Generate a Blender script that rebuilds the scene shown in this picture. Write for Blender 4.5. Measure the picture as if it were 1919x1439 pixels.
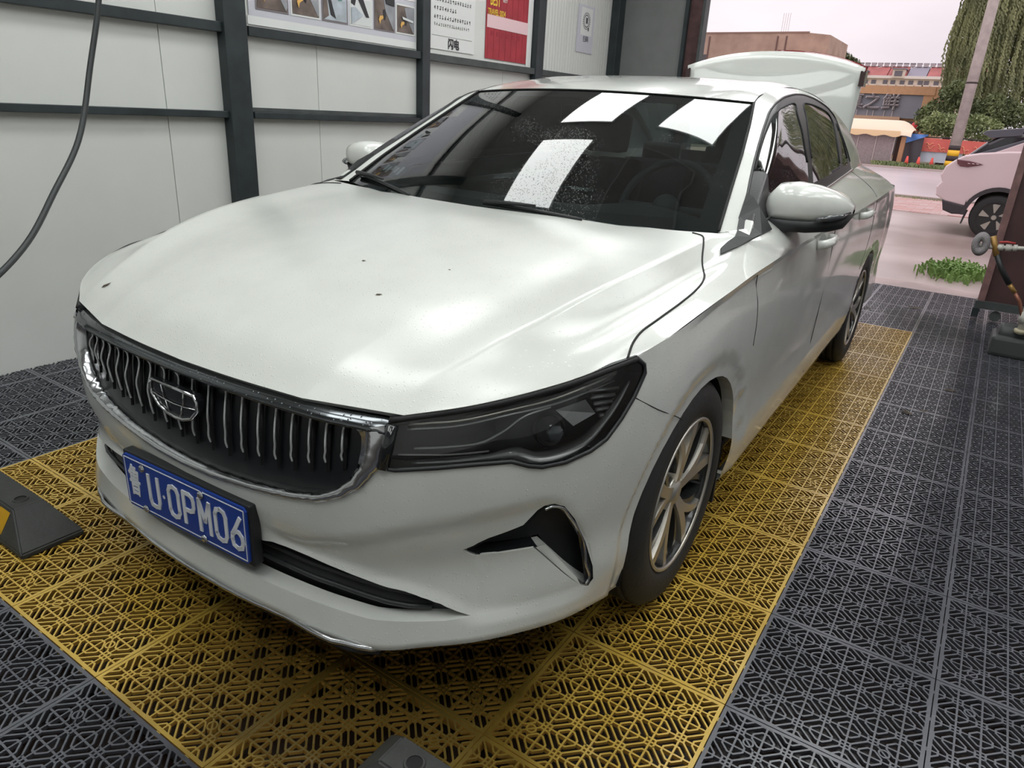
import bpy, bmesh, math, random
import numpy as np
from mathutils import Vector, Matrix, Euler
random.seed(7); PI = math.pi
C = bpy.context.scene.collection
for o in list(bpy.data.objects): bpy.data.objects.remove(o)
# ---------------------------------------------------------------- camera
cd = bpy.data.cameras.new('camera'); cam = bpy.data.objects.new('camera', cd); C.objects.link(cam)
cam.location = (0.2289, -0.5474, 1.24996); cam.rotation_euler = (1.20068, -0.05347, 0.59027)
cd.sensor_fit = 'HORIZONTAL'; cd.sensor_width = 36; cd.lens = 1319.2/1919*36; cd.clip_start = .02; cd.clip_end = 600
bpy.context.scene.camera = cam
# ---------------------------------------------------------------- sky
w = bpy.data.worlds.new('overcast_sky'); bpy.context.scene.world = w; w.use_nodes = True
nt = w.node_tree; nt.nodes.clear()
out = nt.nodes.new('ShaderNodeOutputWorld'); bg = nt.nodes.new('ShaderNodeBackground'); bg.inputs[1].default_value = 1.0
tc = nt.nodes.new('ShaderNodeTexCoord'); mp = nt.nodes.new('ShaderNodeMapping'); mp.inputs['Scale'].default_value = (1, 1, 2.6)
nz = nt.nodes.new('ShaderNodeTexNoise'); nz.inputs['Scale'].default_value = 2.6; nz.inputs['Detail'].default_value = 5
cr = nt.nodes.new('ShaderNodeValToRGB')
cr.color_ramp.elements[0].position = .3; cr.color_ramp.elements[0].color = (.76, .68, .73, 1)
cr.color_ramp.elements[1].position = .7; cr.color_ramp.elements[1].color = (.95, .87, .90, 1)
# overcast sky: brighter towards the zenith, as under an even cloud cover
sx = nt.nodes.new('ShaderNodeSeparateXYZ'); mr = nt.nodes.new('ShaderNodeMapRange'); mr.inputs['To Min'].default_value = 1.0; mr.inputs['To Max'].default_value = 2.2
nt.links.new(tc.outputs['Generated'], sx.inputs[0]); nt.links.new(sx.outputs[2], mr.inputs[0]); nt.links.new(mr.outputs[0], bg.inputs[1])
for a, b in ((tc.outputs['Generated'], mp.inputs[0]), (mp.outputs[0], nz.inputs[0]), (nz.outputs[0], cr.inputs[0]), (cr.outputs[0], bg.inputs[0]), (bg.outputs[0], out.inputs[0])): nt.links.new(a, b)
# ---------------------------------------------------------------- exposure
vs = bpy.context.scene.view_settings
vs.view_transform = 'Standard'; vs.look = 'None'; vs.exposure = 0.0; vs.gamma = 1.0; vs.use_curve_mapping = False
bpy.context.scene.display_settings.display_device = 'sRGB'
LED_STRENGTH = 6.3

# ---------------------------------------------------------------- materials
MATS = {}
def mat(name, col, rough=.5, metal=0., coat=0., var=0., vscale=6., bump=0., bscale=60., emit=0., trans=0., alpha=1., ior=1.45, spec=.5, col2=None, detail=4., coatr=.05, drops=0.):
    if name in MATS: return MATS[name]
    m = bpy.data.materials.new(name); m.use_nodes = True; n = m.node_tree; b = n.nodes['Principled BSDF']
    c = tuple(col)+(1,)
    b.inputs['Base Color'].default_value = c; b.inputs['Roughness'].default_value = rough; b.inputs['Metallic'].default_value = metal
    b.inputs['Coat Weight'].default_value = coat; b.inputs['Coat Roughness'].default_value = coatr
    b.inputs['IOR'].default_value = ior; b.inputs['Transmission Weight'].default_value = trans; b.inputs['Alpha'].default_value = alpha
    b.inputs['Specular IOR Level'].default_value = spec
    if emit: b.inputs['Emission Color'].default_value = c; b.inputs['Emission Strength'].default_value = emit
    t = None
    if var or bump or drops:
        t = n.nodes.new('ShaderNodeTexCoord')
    if var:
        z = n.nodes.new('ShaderNodeTexNoise'); z.inputs['Scale'].default_value = vscale; z.inputs['Detail'].default_value = detail
        r = n.nodes.new('ShaderNodeValToRGB'); c2 = col2 or tuple(max(0, x*(1-var)) for x in col)
        r.color_ramp.elements[0].position = .35; r.color_ramp.elements[1].position = .65
        r.color_ramp.elements[0].color = tuple(c2)+(1,); r.color_ramp.elements[1].color = c
        n.links.new(t.outputs['Object'], z.inputs[0]); n.links.new(z.outputs[0], r.inputs[0]); n.links.new(r.outputs[0], b.inputs['Base Color'])
    last = None
    if bump:
        z = n.nodes.new('ShaderNodeTexNoise'); z.inputs['Scale'].default_value = bscale; z.inputs['Detail'].default_value = 3
        bp = n.nodes.new('ShaderNodeBump'); bp.inputs['Strength'].default_value = bump; bp.inputs['Distance'].default_value = .01
        n.links.new(t.outputs['Object'], z.inputs[0]); n.links.new(z.outputs[0], bp.inputs['Height']); last = bp
    if drops:
        v = n.nodes.new('ShaderNodeTexVoronoi'); v.inputs['Scale'].default_value = 95; v.inputs['Randomness'].default_value = 1
        r = n.nodes.new('ShaderNodeMapRange'); r.inputs['From Min'].default_value = .0; r.inputs['From Max'].default_value = .22
        r.inputs['To Min'].default_value = 1; r.inputs['To Max'].default_value = 0
        z = n.nodes.new('ShaderNodeTexNoise'); z.inputs['Scale'].default_value = 5
        k = n.nodes.new('ShaderNodeMath'); k.operation = 'MULTIPLY'
        bp = n.nodes.new('ShaderNodeBump'); bp.inputs['Strength'].default_value = drops; bp.inputs['Distance'].default_value = .002
        n.links.new(t.outputs['Object'], v.inputs[0]); n.links.new(t.outputs['Object'], z.inputs[0]); n.links.new(v.outputs['Distance'], r.inputs[0])
        n.links.new(r.outputs[0], k.inputs[0]); n.links.new(z.outputs[0], k.inputs[1]); n.links.new(k.outputs[0], bp.inputs['Height'])
        if last: n.links.new(last.outputs[0], bp.inputs['Normal'])
        last = bp
    if last: n.links.new(last.outputs[0], b.inputs['Normal'])
    if last and coat: n.links.new(last.outputs[0], b.inputs['Coat Normal'])
    MATS[name] = m; return m
def glass_mat(name, tint, refl=.5, rough=.02, alpha=.25):
    """thin automotive glass: mirror-like surface over a tinted see-through layer"""
    if name in MATS: return MATS[name]
    m = bpy.data.materials.new(name); m.use_nodes = True; n = m.node_tree; n.nodes.clear()
    o = n.nodes.new('ShaderNodeOutputMaterial'); g = n.nodes.new('ShaderNodeBsdfGlossy'); g.inputs['Roughness'].default_value = rough
    tr = n.nodes.new('ShaderNodeBsdfTransparent'); tr.inputs[0].default_value = tuple(tint)+(1,)
    f = n.nodes.new('ShaderNodeFresnel'); f.inputs[0].default_value = 1.5
    k = n.nodes.new('ShaderNodeMath'); k.operation = 'MULTIPLY_ADD'; k.inputs[1].default_value = 1.35; k.inputs[2].default_value = refl*.1; k.use_clamp = True
    mx = n.nodes.new('ShaderNodeMixShader')
    t = n.nodes.new('ShaderNodeTexCoord'); v = n.nodes.new('ShaderNodeTexVoronoi'); v.inputs['Scale'].default_value = 160
    r = n.nodes.new('ShaderNodeMapRange'); r.inputs['From Max'].default_value = .25; r.inputs['To Min'].default_value = 1; r.inputs['To Max'].default_value = 0
    z = n.nodes.new('ShaderNodeTexNoise'); z.inputs['Scale'].default_value = 3.0
    q = n.nodes.new('ShaderNodeMapRange'); q.inputs['From Min'].default_value = .5; q.inputs['From Max'].default_value = .72
    kk = n.nodes.new('ShaderNodeMath'); kk.operation = 'MULTIPLY'
    bp = n.nodes.new('ShaderNodeBump'); bp.inputs['Strength'].default_value = .35; bp.inputs['Distance'].default_value = .002
    L = n.links.new
    L(t.outputs['Object'], v.inputs[0]); L(t.outputs['Object'], z.inputs[0]); L(v.outputs['Distance'], r.inputs[0]); L(z.outputs[0], q.inputs[0])
    L(r.outputs[0], kk.inputs[0]); L(q.outputs[0], kk.inputs[1]); L(kk.outputs[0], bp.inputs['Height']); L(bp.outputs[0], g.inputs['Normal'])
    L(f.outputs[0], k.inputs[0]); L(k.outputs[0], mx.inputs[0]); L(tr.outputs[0], mx.inputs[1]); L(g.outputs[0], mx.inputs[2]); L(mx.outputs[0], o.inputs[0])
    MATS[name] = m; return m

# ---------------------------------------------------------------- object helpers
def tag(o, label=None, cat=None, group=None, kind=None):
    if label: o['label'] = label
    if cat: o['category'] = cat
    if group: o['group'] = group
    if kind: o['kind'] = kind
    return o
def empty(name, loc=(0, 0, 0), label=None, cat=None, group=None, rz=0):
    o = bpy.data.objects.new(name, None); C.objects.link(o); o.location = loc; o.rotation_euler = (0, 0, rz); o.empty_display_size = .1
    return tag(o, label, cat, group)
def link(name, me, m=None, parent=None, loc=(0, 0, 0), rot=(0, 0, 0), label=None):
    o = bpy.data.objects.new(name, me); C.objects.link(o)
    if m is not None and len(me.materials) == 0: me.materials.append(m)
    if parent: o.parent = parent
    o.location = loc; o.rotation_euler = rot
    if label: o['label'] = label
    return o
def from_bm(name, bm, m, parent=None, smooth=False, loc=(0, 0, 0), rot=(0, 0, 0), label=None):
    me = bpy.data.meshes.new(name); bm.to_mesh(me); bm.free()
    if smooth: me.polygons.foreach_set('use_smooth', [True]*len(me.polygons))
    me.update(); return link(name, me, m, parent, loc, rot, label)
def box(bm, x0, x1, y0, y1, z0, z1, M=None, bev=0.):
    vs_ = [bm.verts.new((x, y, z)) for z in (z0, z1) for y in (y0, y1) for x in (x0, x1)]
    f = [bm.faces.new([vs_[i] for i in q]) for q in ((0,2,3,1),(4,5,7,6),(0,1,5,4),(2,6,7,3),(0,4,6,2),(1,3,7,5))]
    if bev:
        es = list({e for q in f for e in q.edges})
        r = bmesh.ops.bevel(bm, geom=es, offset=bev, segments=2, affect='EDGES', profile=.6)
        vs_ = list({v for q in r['faces'] for v in q.verts} | {v for v in vs_ if v.is_valid})
    if M is not None:
        for v in vs_:
            if v.is_valid: v.co = M @ v.co
    return vs_
def boxo(name, x0, x1, y0, y1, z0, z1, m, parent=None, bev=0., M=None, label=None, smooth=False):
    bm = bmesh.new(); box(bm, x0, x1, y0, y1, z0, z1, M, bev); return from_bm(name, bm, m, parent, label=label, smooth=smooth)
def tube(bm, pts, r, seg=8, cap=True, rr=None, flat=1.0):
    pts = [Vector(p) for p in pts]; rings = []; up = Vector((0, 0, 1)); prev = None
    for i, p in enumerate(pts):
        t = (pts[min(i+1, len(pts)-1)]-pts[max(i-1, 0)]).normalized()
        if prev is None:
            a = t.cross(up)
            if a.length < .1: a = t.cross(Vector((0, 1, 0)))
            a.normalize()
        else:
            a = (prev - t*prev.dot(t)).normalized()
        prev = a; b = t.cross(a); rad = rr[i] if rr else r
        rings.append([bm.verts.new(p + a*math.cos(2*PI*k/seg)*rad + b*math.sin(2*PI*k/seg)*rad*flat) for k in range(seg)])
    for A, B in zip(rings, rings[1:]):
        for k in range(seg): bm.faces.new((A[k], A[(k+1) % seg], B[(k+1) % seg], B[k]))
    if cap: bm.faces.new(rings[0][::-1]); bm.faces.new(rings[-1])
def tubeo(name, pts, r, m, parent=None, seg=8, **k):
    bm = bmesh.new(); lab = k.pop('label', None); tube(bm, pts, r, seg, **k); bmesh.ops.recalc_face_normals(bm, faces=bm.faces); return from_bm(name, bm, m, parent, smooth=True, label=lab)
def lathe(bm, prof, seg=32, axis='z', cen=(0, 0, 0), close=False):
    """prof: list of (r, h); axis: direction of h"""
    rings = []; cen = Vector(cen)
    for r, h in prof:
        ring = []
        for k in range(seg):
            a = 2*PI*k/seg; u, v = r*math.cos(a), r*math.sin(a)
            p = {'z': (u, v, h), 'x': (h, u, v), 'y': (u, h, v)}[axis]
            ring.append(bm.verts.new(cen+Vector(p)))
        rings.append(ring)
    pr = list(zip(rings, rings[1:])) + ([(rings[-1], rings[0])] if close else [])
    for A, B in pr:
        for k in range(seg): bm.faces.new((A[k], A[(k+1) % seg], B[(k+1) % seg], B[k]))
    if not close:
        for R_, (r, h) in ((rings[0], prof[0]), (rings[-1], prof[-1])):
            if r > 1e-5: bm.faces.new(R_)
    bmesh.ops.recalc_face_normals(bm, faces=bm.faces)
def prism(bm, poly, h0, h1, T=lambda u, v, h: (u, v, h)):
    a = [bm.verts.new(T(u, v, h0)) for u, v in poly]; b = [bm.verts.new(T(u, v, h1)) for u, v in poly]; n = len(poly)
    bm.faces.new(a[::-1]); bm.faces.new(b)
    for i in range(n): bm.faces.new((a[i], a[(i+1) % n], b[(i+1) % n], b[i]))
    bmesh.ops.recalc_face_normals(bm, faces=bm.faces)
def grid_bm(D, bm=None, mirror=False, flip=False):
    bm = bm or bmesh.new(); D = np.array(D)
    if mirror: D = D.copy(); D[..., 0] *= -1
    R_, C_ = D.shape[:2]; V = [[bm.verts.new(D[i, j]) for j in range(C_)] for i in range(R_)]
    for i in range(R_-1):
        for j in range(C_-1):
            q = [V[i][j], V[i+1][j], V[i+1][j+1], V[i][j+1]]
            if mirror != flip: q = q[::-1]
            try: bm.faces.new(q)
            except ValueError: pass
    bmesh.ops.remove_doubles(bm, verts=bm.verts, dist=1e-5); return bm
def text_obj(s, size, m, parent, name, loc, rot, depth=.002, sx=1., align='CENTER', bold=0.):
    cu = bpy.data.curves.new(name, 'FONT'); cu.body = s; cu.size = size; cu.extrude = depth; cu.align_x = align; cu.align_y = 'CENTER'; cu.offset = bold; cu.resolution_u = 3
    t = bpy.data.objects.new(name+'_tmp', cu); C.objects.link(t); bpy.context.view_layer.update()
    me = bpy.data.meshes.new_from_object(t.evaluated_get(bpy.context.evaluated_depsgraph_get())); bpy.data.objects.remove(t)
    for v in me.vertices: v.co.x *= sx
    me.materials.clear(); me.name = name
    return link(name, me, m, parent, loc, rot)
# ---------------------------------------------------------------- car surfaces (car coordinates: X sideways from the middle, y back, z up)
def spl1(P, seg, crease=()):
    """Catmull-Rom through the control points P (n,k); tangents one-sided at creases."""
    P = np.asarray(P, float); n = len(P); out = []
    d = [np.linalg.norm(P[i+1]-P[i]) + 1e-6 for i in range(n-1)]
    def tan(i, side):
        if i == 0 or (i in crease and side > 0): 
            return (P[i+1]-P[i])/d[i] if i < n-1 else (P[i]-P[i-1])/d[i-1]
        if i == n-1 or (i in crease and side < 0): return (P[i]-P[i-1])/d[i-1]
        a, b = (P[i]-P[i-1])/d[i-1], (P[i+1]-P[i])/d[i]
        return (a*d[i] + b*d[i-1])/(d[i]+d[i-1])
    for i in range(n-1):
        m0, m1 = tan(i, 1)*d[i], tan(i+1, -1)*d[i]
        for k in range(seg):
            t = k/seg; t2, t3 = t*t, t*t*t
            out.append((2*t3-3*t2+1)*P[i] + (t3-2*t2+t)*m0 + (-2*t3+3*t2)*P[i+1] + (t3-t2)*m1)
    out.append(P[-1]); return np.array(out)
def surf(G, su, sv, cu=(), cv=()):
    """G[i][j] control grid -> dense grid; i gets su segments, j gets sv."""
    G = np.array(G, float)
    A = np.stack([spl1(G[i], sv, cv) for i in range(G.shape[0])])
    return np.stack([spl1(A[:, j], su, cu) for j in range(A.shape[1])], 1)
def itp(x, xs, ys): return float(np.interp(x, xs, ys))
G_POLY = np.polyfit([.85, .9, 1.0, 1.08, 1.15, 1.22, 1.28, 1.35, 1.4], [.867, .850, .820, .797, .769, .737, .702, .650, .603], 4)
def g_side(y, z):
    return float(np.polyval(G_POLY, z)) - .055*max(0., y-2.5)**1.4
E_PTS = [(0,.27,.707),(.15,.273,.708),(.30,.283,.710),(.45,.303,.711),(.555,.333,.713),(.62,.376,.729),(.70,.431,.751),(.76,.50,.769),
         (.81,.58,.786),(.84,.65,.798),(.86,.73,.804),(.877,.84,.818),(.90,1.1,.860),(.905,1.4,.884),(.908,1.8,.904),(.909,2.2,.913),(.909,2.7,.922),
         (.905,3.2,.93),(.897,3.7,.94),(.875,4.2,.945),(.82,4.6,.95),(.6,4.80,.95),(0,4.86,.95)]
B_PTS = [(0,.243,.192),(.15,.247,.192),(.3,.257,.193),(.45,.279,.190),(.55,.306,.195),(.63,.350,.215),(.71,.405,.232),(.775,.475,.236),
         (.828,.565,.230),(.86,.66,.220),(.884,.765,.206),(.897,.86,.20),(.908,1.1,.20),(.910,1.4,.21),(.912,1.8,.235),(.912,2.2,.25),(.911,2.7,.27),
         (.909,3.2,.285),(.908,3.7,.28),(.893,4.2,.27),(.84,4.62,.27),(.6,4.83,.27),(0,4.88,.27)]
def ctrl_A():
    fr = [0,.035,.16,.34,.52,.68,.84,1.0,1.03]
    front = [None,.012,.006,.0,.004,.016,.004,-.010,.05]
    side = [None,.014,.004,.0,.003,.007,.004,.020,.06]
    G = []
    for i in range(len(E_PTS)):
        e, b = np.array(E_PTS[i]), np.array(B_PTS[i])
        a = np.array(B_PTS[max(i-1,0)][:2]); c = np.array(B_PTS[min(i+1,len(B_PTS)-1)][:2]); t = c-a
        if i in (0, len(B_PTS)-1): t = np.array([1., 0]) * (1 if i == 0 else -1)
        t /= np.linalg.norm(t); n = np.array([t[1], -t[0]])
        w = min(1., max(0., (i-6)/4.)) if i < 18 else max(0., 1-(i-18)/3.)
        row = []
        for k, f in enumerate(fr):
            z = e[2] + (b[2]-e[2])*f
            if k == 0: row.append(e); continue
            ins = front[k]*(1-w)+side[k]*w
            p = b[:2]-n*ins
            if k == 1: p = p*.55 + (e[:2])*.45 if w < .5 else p
            row.append(np.array([max(p[0],0.), p[1], z]))
        G.append(row)
    return G
def dense_A():
    D = surf(ctrl_A(), 8, 6, cv=(0, 1, 7))
    # pressed band round each wheel arch
    for cy in (1.12, 3.77):
        r = np.hypot(D[..., 1]-cy, D[..., 2]-.30)
        m = (D[..., 0] > .6) & (r < .42)
        s = np.clip((.398-r)/.012, 0, 1); s = s*s*(3-2*s)
        D[..., 0] = np.where(m, D[..., 0]-.009*s, D[..., 0])
    # shallow hollow of the lower front corners round the fog slots
    P = np.array(HOLLOW); X, Z = D[..., 0], D[..., 2]; dist = np.full(X.shape, 9.); ins = np.zeros(X.shape, bool)
    for i in range(len(P)):
        a, b = P[i], P[(i+1) % len(P)]; e = b-a; t = np.clip(((X-a[0])*e[0]+(Z-a[1])*e[1])/(e@e), 0, 1)
        dist = np.minimum(dist, np.hypot(X-a[0]-t*e[0], Z-a[1]-t*e[1]))
        c = ((a[1] > Z) != (b[1] > Z)) & (X < (b[0]-a[0])*(Z-a[1])/(b[1]-a[1]+1e-12)+a[0]); ins ^= c
    m = ins & (D[..., 1] < .78); s = np.clip(dist/.022, 0, 1); s = s*s*(3-2*s)*.010
    D[..., 1] = np.where(m, D[..., 1]+s, D[..., 1]); D[..., 0] = np.where(m, D[..., 0]-s*.35*(D[..., 0] > .7), D[..., 0])
    return D
HOLLOW = [(.22,.372),(.345,.392),(.46,.432),(.53,.462),(.60,.492),(.70,.525),(.783,.548),(.812,.543),(.830,.515),(.846,.42),(.860,.32),(.858,.277),(.846,.268),(.80,.272),(.70,.276),(.66,.300),(.585,.325),(.45,.338),(.30,.342)]
def ctrl_T():
    # columns c0..c7 (middle -> character line), rows front -> cowl
    c2 = [(.36,.290,.710),(.375,.37,.762),(.39,.47,.800),(.42,.60,.840),(.447,.75,.872),(.468,.95,.910),(.479,1.18,.940),(.48,1.42,.952)]
    c4 = [(.575,.345,.717),(.575,.41,.762),(.615,.51,.803),(.67,.66,.853),(.703,.80,.888),(.735,1.0,.920),(.751,1.2,.941),(.765,1.43,.962)]
    c5 = [(.68,.41,.745),(.70,.475,.772),(.722,.57,.799),(.742,.70,.826),(.762,.85,.853),(.785,1.04,.883),(.799,1.22,.905),(.808,1.45,.955)]
    c6 = [(.80,.56,.782),(.808,.62,.797),(.818,.71,.816),(.832,.83,.838),(.845,.96,.858),(.853,1.12,.879),(.856,1.3,.900),(.860,1.50,.925)]
    c7 = [(.86,.73,.804),(.868,.78,.8075),(.877,.84,.818),(.885,.93,.833),(.893,1.03,.849),(.901,1.17,.866),(.904,1.34,.881),(.906,1.55,.892)]
    G = []
    for k in range(8):
        a, r = np.array(c2[k]), np.array(c4[k])
        yc = [.27,.345,.44,.565,.71,.90,1.10,1.30][k]; zc = [.707,.762,.806,.850,.884,.921,.950,.961][k]
        c0 = (0, yc, zc); c1 = (.5*a[0], yc*.75+a[1]*.25, zc*.72+a[2]*.28+.001)
        c3 = (a+r)/2 + np.array([0, 0, [-.0,-.003,-.006,-.008,-.008,-.007,-.006,-.003][k]])
        G.append([c0, c1, tuple(a), tuple(c3), tuple(r), c5[k], c6[k], c7[k]])
    return G
def dense_T(): return surf(ctrl_T(), 10, 8, cv=(2, 4))
BELT = [(1.36,.958),(1.6,.978),(2.0,1.0),(2.5,1.02),(3.0,1.043),(3.5,1.058),(4.0,1.063),(4.4,1.055)]
def belt_pt(y):
    z = itp(y, [b[0] for b in BELT], [b[1] for b in BELT]); return np.array([g_side(y, z), y, z])
def ctrl_S():
    T = ctrl_T()[-1]
    G = [[T[4], T[5], T[6], T[7]]]
    ys = [1.60, 1.80, 2.1, 2.6, 3.1, 3.6, 4.0, 4.35]
    for y in ys:
        b = belt_pt(y-.05*max(0,(1-(y-1.60)/.5)));
        e = np.array([itp(y,[p[1] for p in E_PTS[:20]],[p[0] for p in E_PTS[:20]]), y, itp(y,[p[1] for p in E_PTS[:20]],[p[2] for p in E_PTS[:20]])])
        m1 = b*.62+e*.38+np.array([.012,0,.004]); m2 = b*.22+e*.78+np.array([.008,0,.006])
        G.append([b, m1, m2, e])
    return G
def dense_S(): return surf(ctrl_S(), 10, 6, cv=())
K_PTS = [(.745,1.50,.957),(.712,1.66,1.055),(.675,1.84,1.155),(.635,2.01,1.248),(.600,2.14,1.320),(.582,2.30,1.360),(.570,2.50,1.388),(.562,2.75,1.402),
         (.558,3.05,1.402),(.560,3.35,1.385),(.572,3.62,1.345),(.590,3.85,1.270),(.615,4.08,1.170),(.635,4.28,1.07)]
BL_Y = [1.54,1.64,1.77,1.90,2.02,2.17,2.36,2.62,2.95,3.28,3.58,3.85,4.1,4.35]
def ctrl_G():
    G = []
    for k, q in zip(K_PTS, BL_Y):
        k = np.array(k); b = belt_pt(q); row = []
        for f in (0, .035, .08, .14, .22, .40, .60, .80, 1.0):
            y, z = k[1]*(1-f)+b[1]*f, k[2]*(1-f)+b[2]*f
            h = 1-(1-min(1., f/.095))**2.2
            row.append(np.array([k[0]*(1-h)+g_side(y, z)*h, y, z]))
        G.append(row)
    return G
def dense_G(): return surf(ctrl_G(), 8, 6)
def dense_W():
    R_ = []
    for f in np.linspace(0, 1, 33):
        row = []
        yk, xk, zk = [q[1] for q in K_PTS[:5]], [q[0] for q in K_PTS[:5]], [q[2] for q in K_PTS[:5]]
        ye = 1.50+(2.14-1.50)*f; xe, ze = itp(ye, yk, xk), itp(ye, yk, zk)
        for u in np.linspace(0, 1, 33):
            x = xe*u
            y0, z0 = 1.315+(2.0-1.315)*f, .945+(1.336-.945)*f
            y = y0+(ye-y0)*u*u; z = z0+(ze-z0)*u*u; bl = 4*f*(1-f)*.030*(1-u**2.5)
            row.append((x, y-.5*bl, z+.86*bl))
        R_.append(row)
    return np.array(R_)
def ctrl_R():
    G = [[(0,2.0,1.338),(.2,2.015,1.337),(.4,2.06,1.333),(.52,2.105,1.328),(.600,2.14,1.322)]]
    for y, z, e, ze in ((2.10,1.362,.590,1.345),(2.35,1.403,.580,1.368),(2.65,1.429,.566,1.397),(2.95,1.435,.559,1.403),(3.3,1.424,.560,1.389),(3.62,1.394,.572,1.348)):
        ye = {2.10:2.22,2.35:2.42}.get(y, y)
        G.append([(0,y,z),(.2,y,z-.002),(.4,y+(ye-y)*.5,z-.009),(.52,y+(ye-y)*.85,(z*.35+ze*.65)+.004),(e,ye,ze)])
    return G
def dense_R(): return surf(ctrl_R(), 8, 8)
# ================================================================ the white car
CARX, CARY = -1.15, 2.55
paint = mat('white_paint', (.68, .692, .66), rough=.32, coat=1.0, var=.05, vscale=9, drops=.55, coatr=.045)
paint2 = mat('white_paint_clean', (.68, .692, .66), rough=.30, coat=1.0, coatr=.04)
paint_h = mat('white_paint_dusty', (.60, .613, .58), rough=.38, coat=1.0, var=.05, vscale=9, drops=.6, coatr=.17, bump=.05, bscale=350)
blackg = mat('gloss_black', (.012, .013, .015), rough=.12, coat=.6, drops=.3)
blackm = mat('black_plastic', (.018, .019, .021), rough=.45)
dark = mat('underbody_black', (.008, .008, .009), rough=.8)
chrome = mat('chrome', (.66, .67, .69), rough=.14, metal=1.)
lampsil = mat('lamp_silver', (.80, .81, .82), rough=.22, metal=.45, coat=.6)
chromed = mat('dark_chrome', (.16, .17, .18), rough=.16, metal=1., drops=.8)
silver = mat('machined_alloy', (.58, .55, .50), rough=.32, metal=.85)
rubber = mat('tyre_rubber', (.022, .022, .022), rough=.62, bump=.15, bscale=90)
gapm = mat('gap_black', (.01, .01, .01), rough=.7)
wsg = glass_mat('windscreen_glass', (.46, .56, .55), refl=.5)
sideg = glass_mat('side_glass', (.18, .19, .20), refl=.9)
lensg = glass_mat('lamp_lens', (.86, .87, .88), refl=.3)
car = empty('car', (CARX, CARY, 0), 'white four-door saloon with its boot open, parked on the yellow tiles', 'car')
OFF = Vector((0, -CARY, 0))
from mathutils.kdtree import KDTree
def surf_kd(grids):
    P, N = [], []
    for D, flipn in grids:
        du = np.gradient(D, axis=0); dv = np.gradient(D, axis=1); n = np.cross(du, dv); L = np.linalg.norm(n, axis=2, keepdims=True); n = n/np.maximum(L, 1e-12)
        ref = np.stack([D[..., 0], (D[..., 1]-2.5)*.6, (D[..., 2]-.3)*1.2], -1); s = np.sign((n*ref).sum(-1, keepdims=True)); s[s == 0] = 1; n = n*s
        ok = (L[..., 0] > 1e-10)
        P += list(D[ok]); N += list(n[ok])
    kd = KDTree(len(P)*2)
    for i, p in enumerate(P): kd.insert(p, i)
    for i, p in enumerate(P): kd.insert((-p[0], p[1], p[2]), i+len(P))
    kd.balance(); return kd, N
def set_normals(o, kdn):
    kd, N = kdn; me = o.data; n0 = len(N); out = []
    vn = []
    for v in me.vertices:
        c = v.co-OFF; r = kd.find_n(c, 4)
        if r[0][2] > .012: vn.append(None); continue
        a = Vector((0, 0, 0))
        for co, i, d in r:
            q = N[i % n0]; q = Vector((q[0]*(1 if i < n0 else -1), q[1], q[2])); a += q/(d*d+1e-8)
        near = r[0]; w_ = (c-near[0]).dot(Vector(a).normalized()) if a.length else 0
        vn.append(a.normalized() if a.length and abs(w_) < .0022 else None)
    for poly in me.polygons:
        ok = all(vn[i] is not None for i in poly.vertices)
        for i in poly.vertices: out.append(vn[i] if ok else poly.normal.copy())
    me.normals_split_custom_set([tuple(x) for x in out])
def part(name, bm, m, parent=car, smooth=True, label=None, solid=0.):
    big = [f for f in bm.faces if len(f.verts) > 4]
    if big: bmesh.ops.triangulate(bm, faces=big)
    bmesh.ops.translate(bm, verts=bm.verts, vec=OFF)
    o = from_bm(name, bm, m, parent, smooth=smooth, label=label)
    if solid:
        s = o.modifiers.new('thick', 'SOLIDIFY'); s.thickness = solid; s.offset = -1
    return o
def ptube(name, pts, r, m, parent=car, seg=8, label=None, **k):
    bm = bmesh.new(); tube(bm, pts, r, seg, **k); bmesh.ops.recalc_face_normals(bm, faces=bm.faces); return part(name, bm, m, parent, label=label)
def basis(d):
    d = Vector(d).normalized(); u = d.cross(Vector((0, 0, 1)))
    u = Vector((0, 1, 0)) if u.length < .1 else u.normalized()
    return d, u, d.cross(u).normalized()
def inside(p, poly):
    x, y = p; c = False; n = len(poly)
    for i in range(n):
        (x0, y0), (x1, y1) = poly[i], poly[i-1]
        if (y0 > y) != (y1 > y) and x < (x1-x0)*(y-y0)/(y1-y0)+x0: c = not c
    return c
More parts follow.
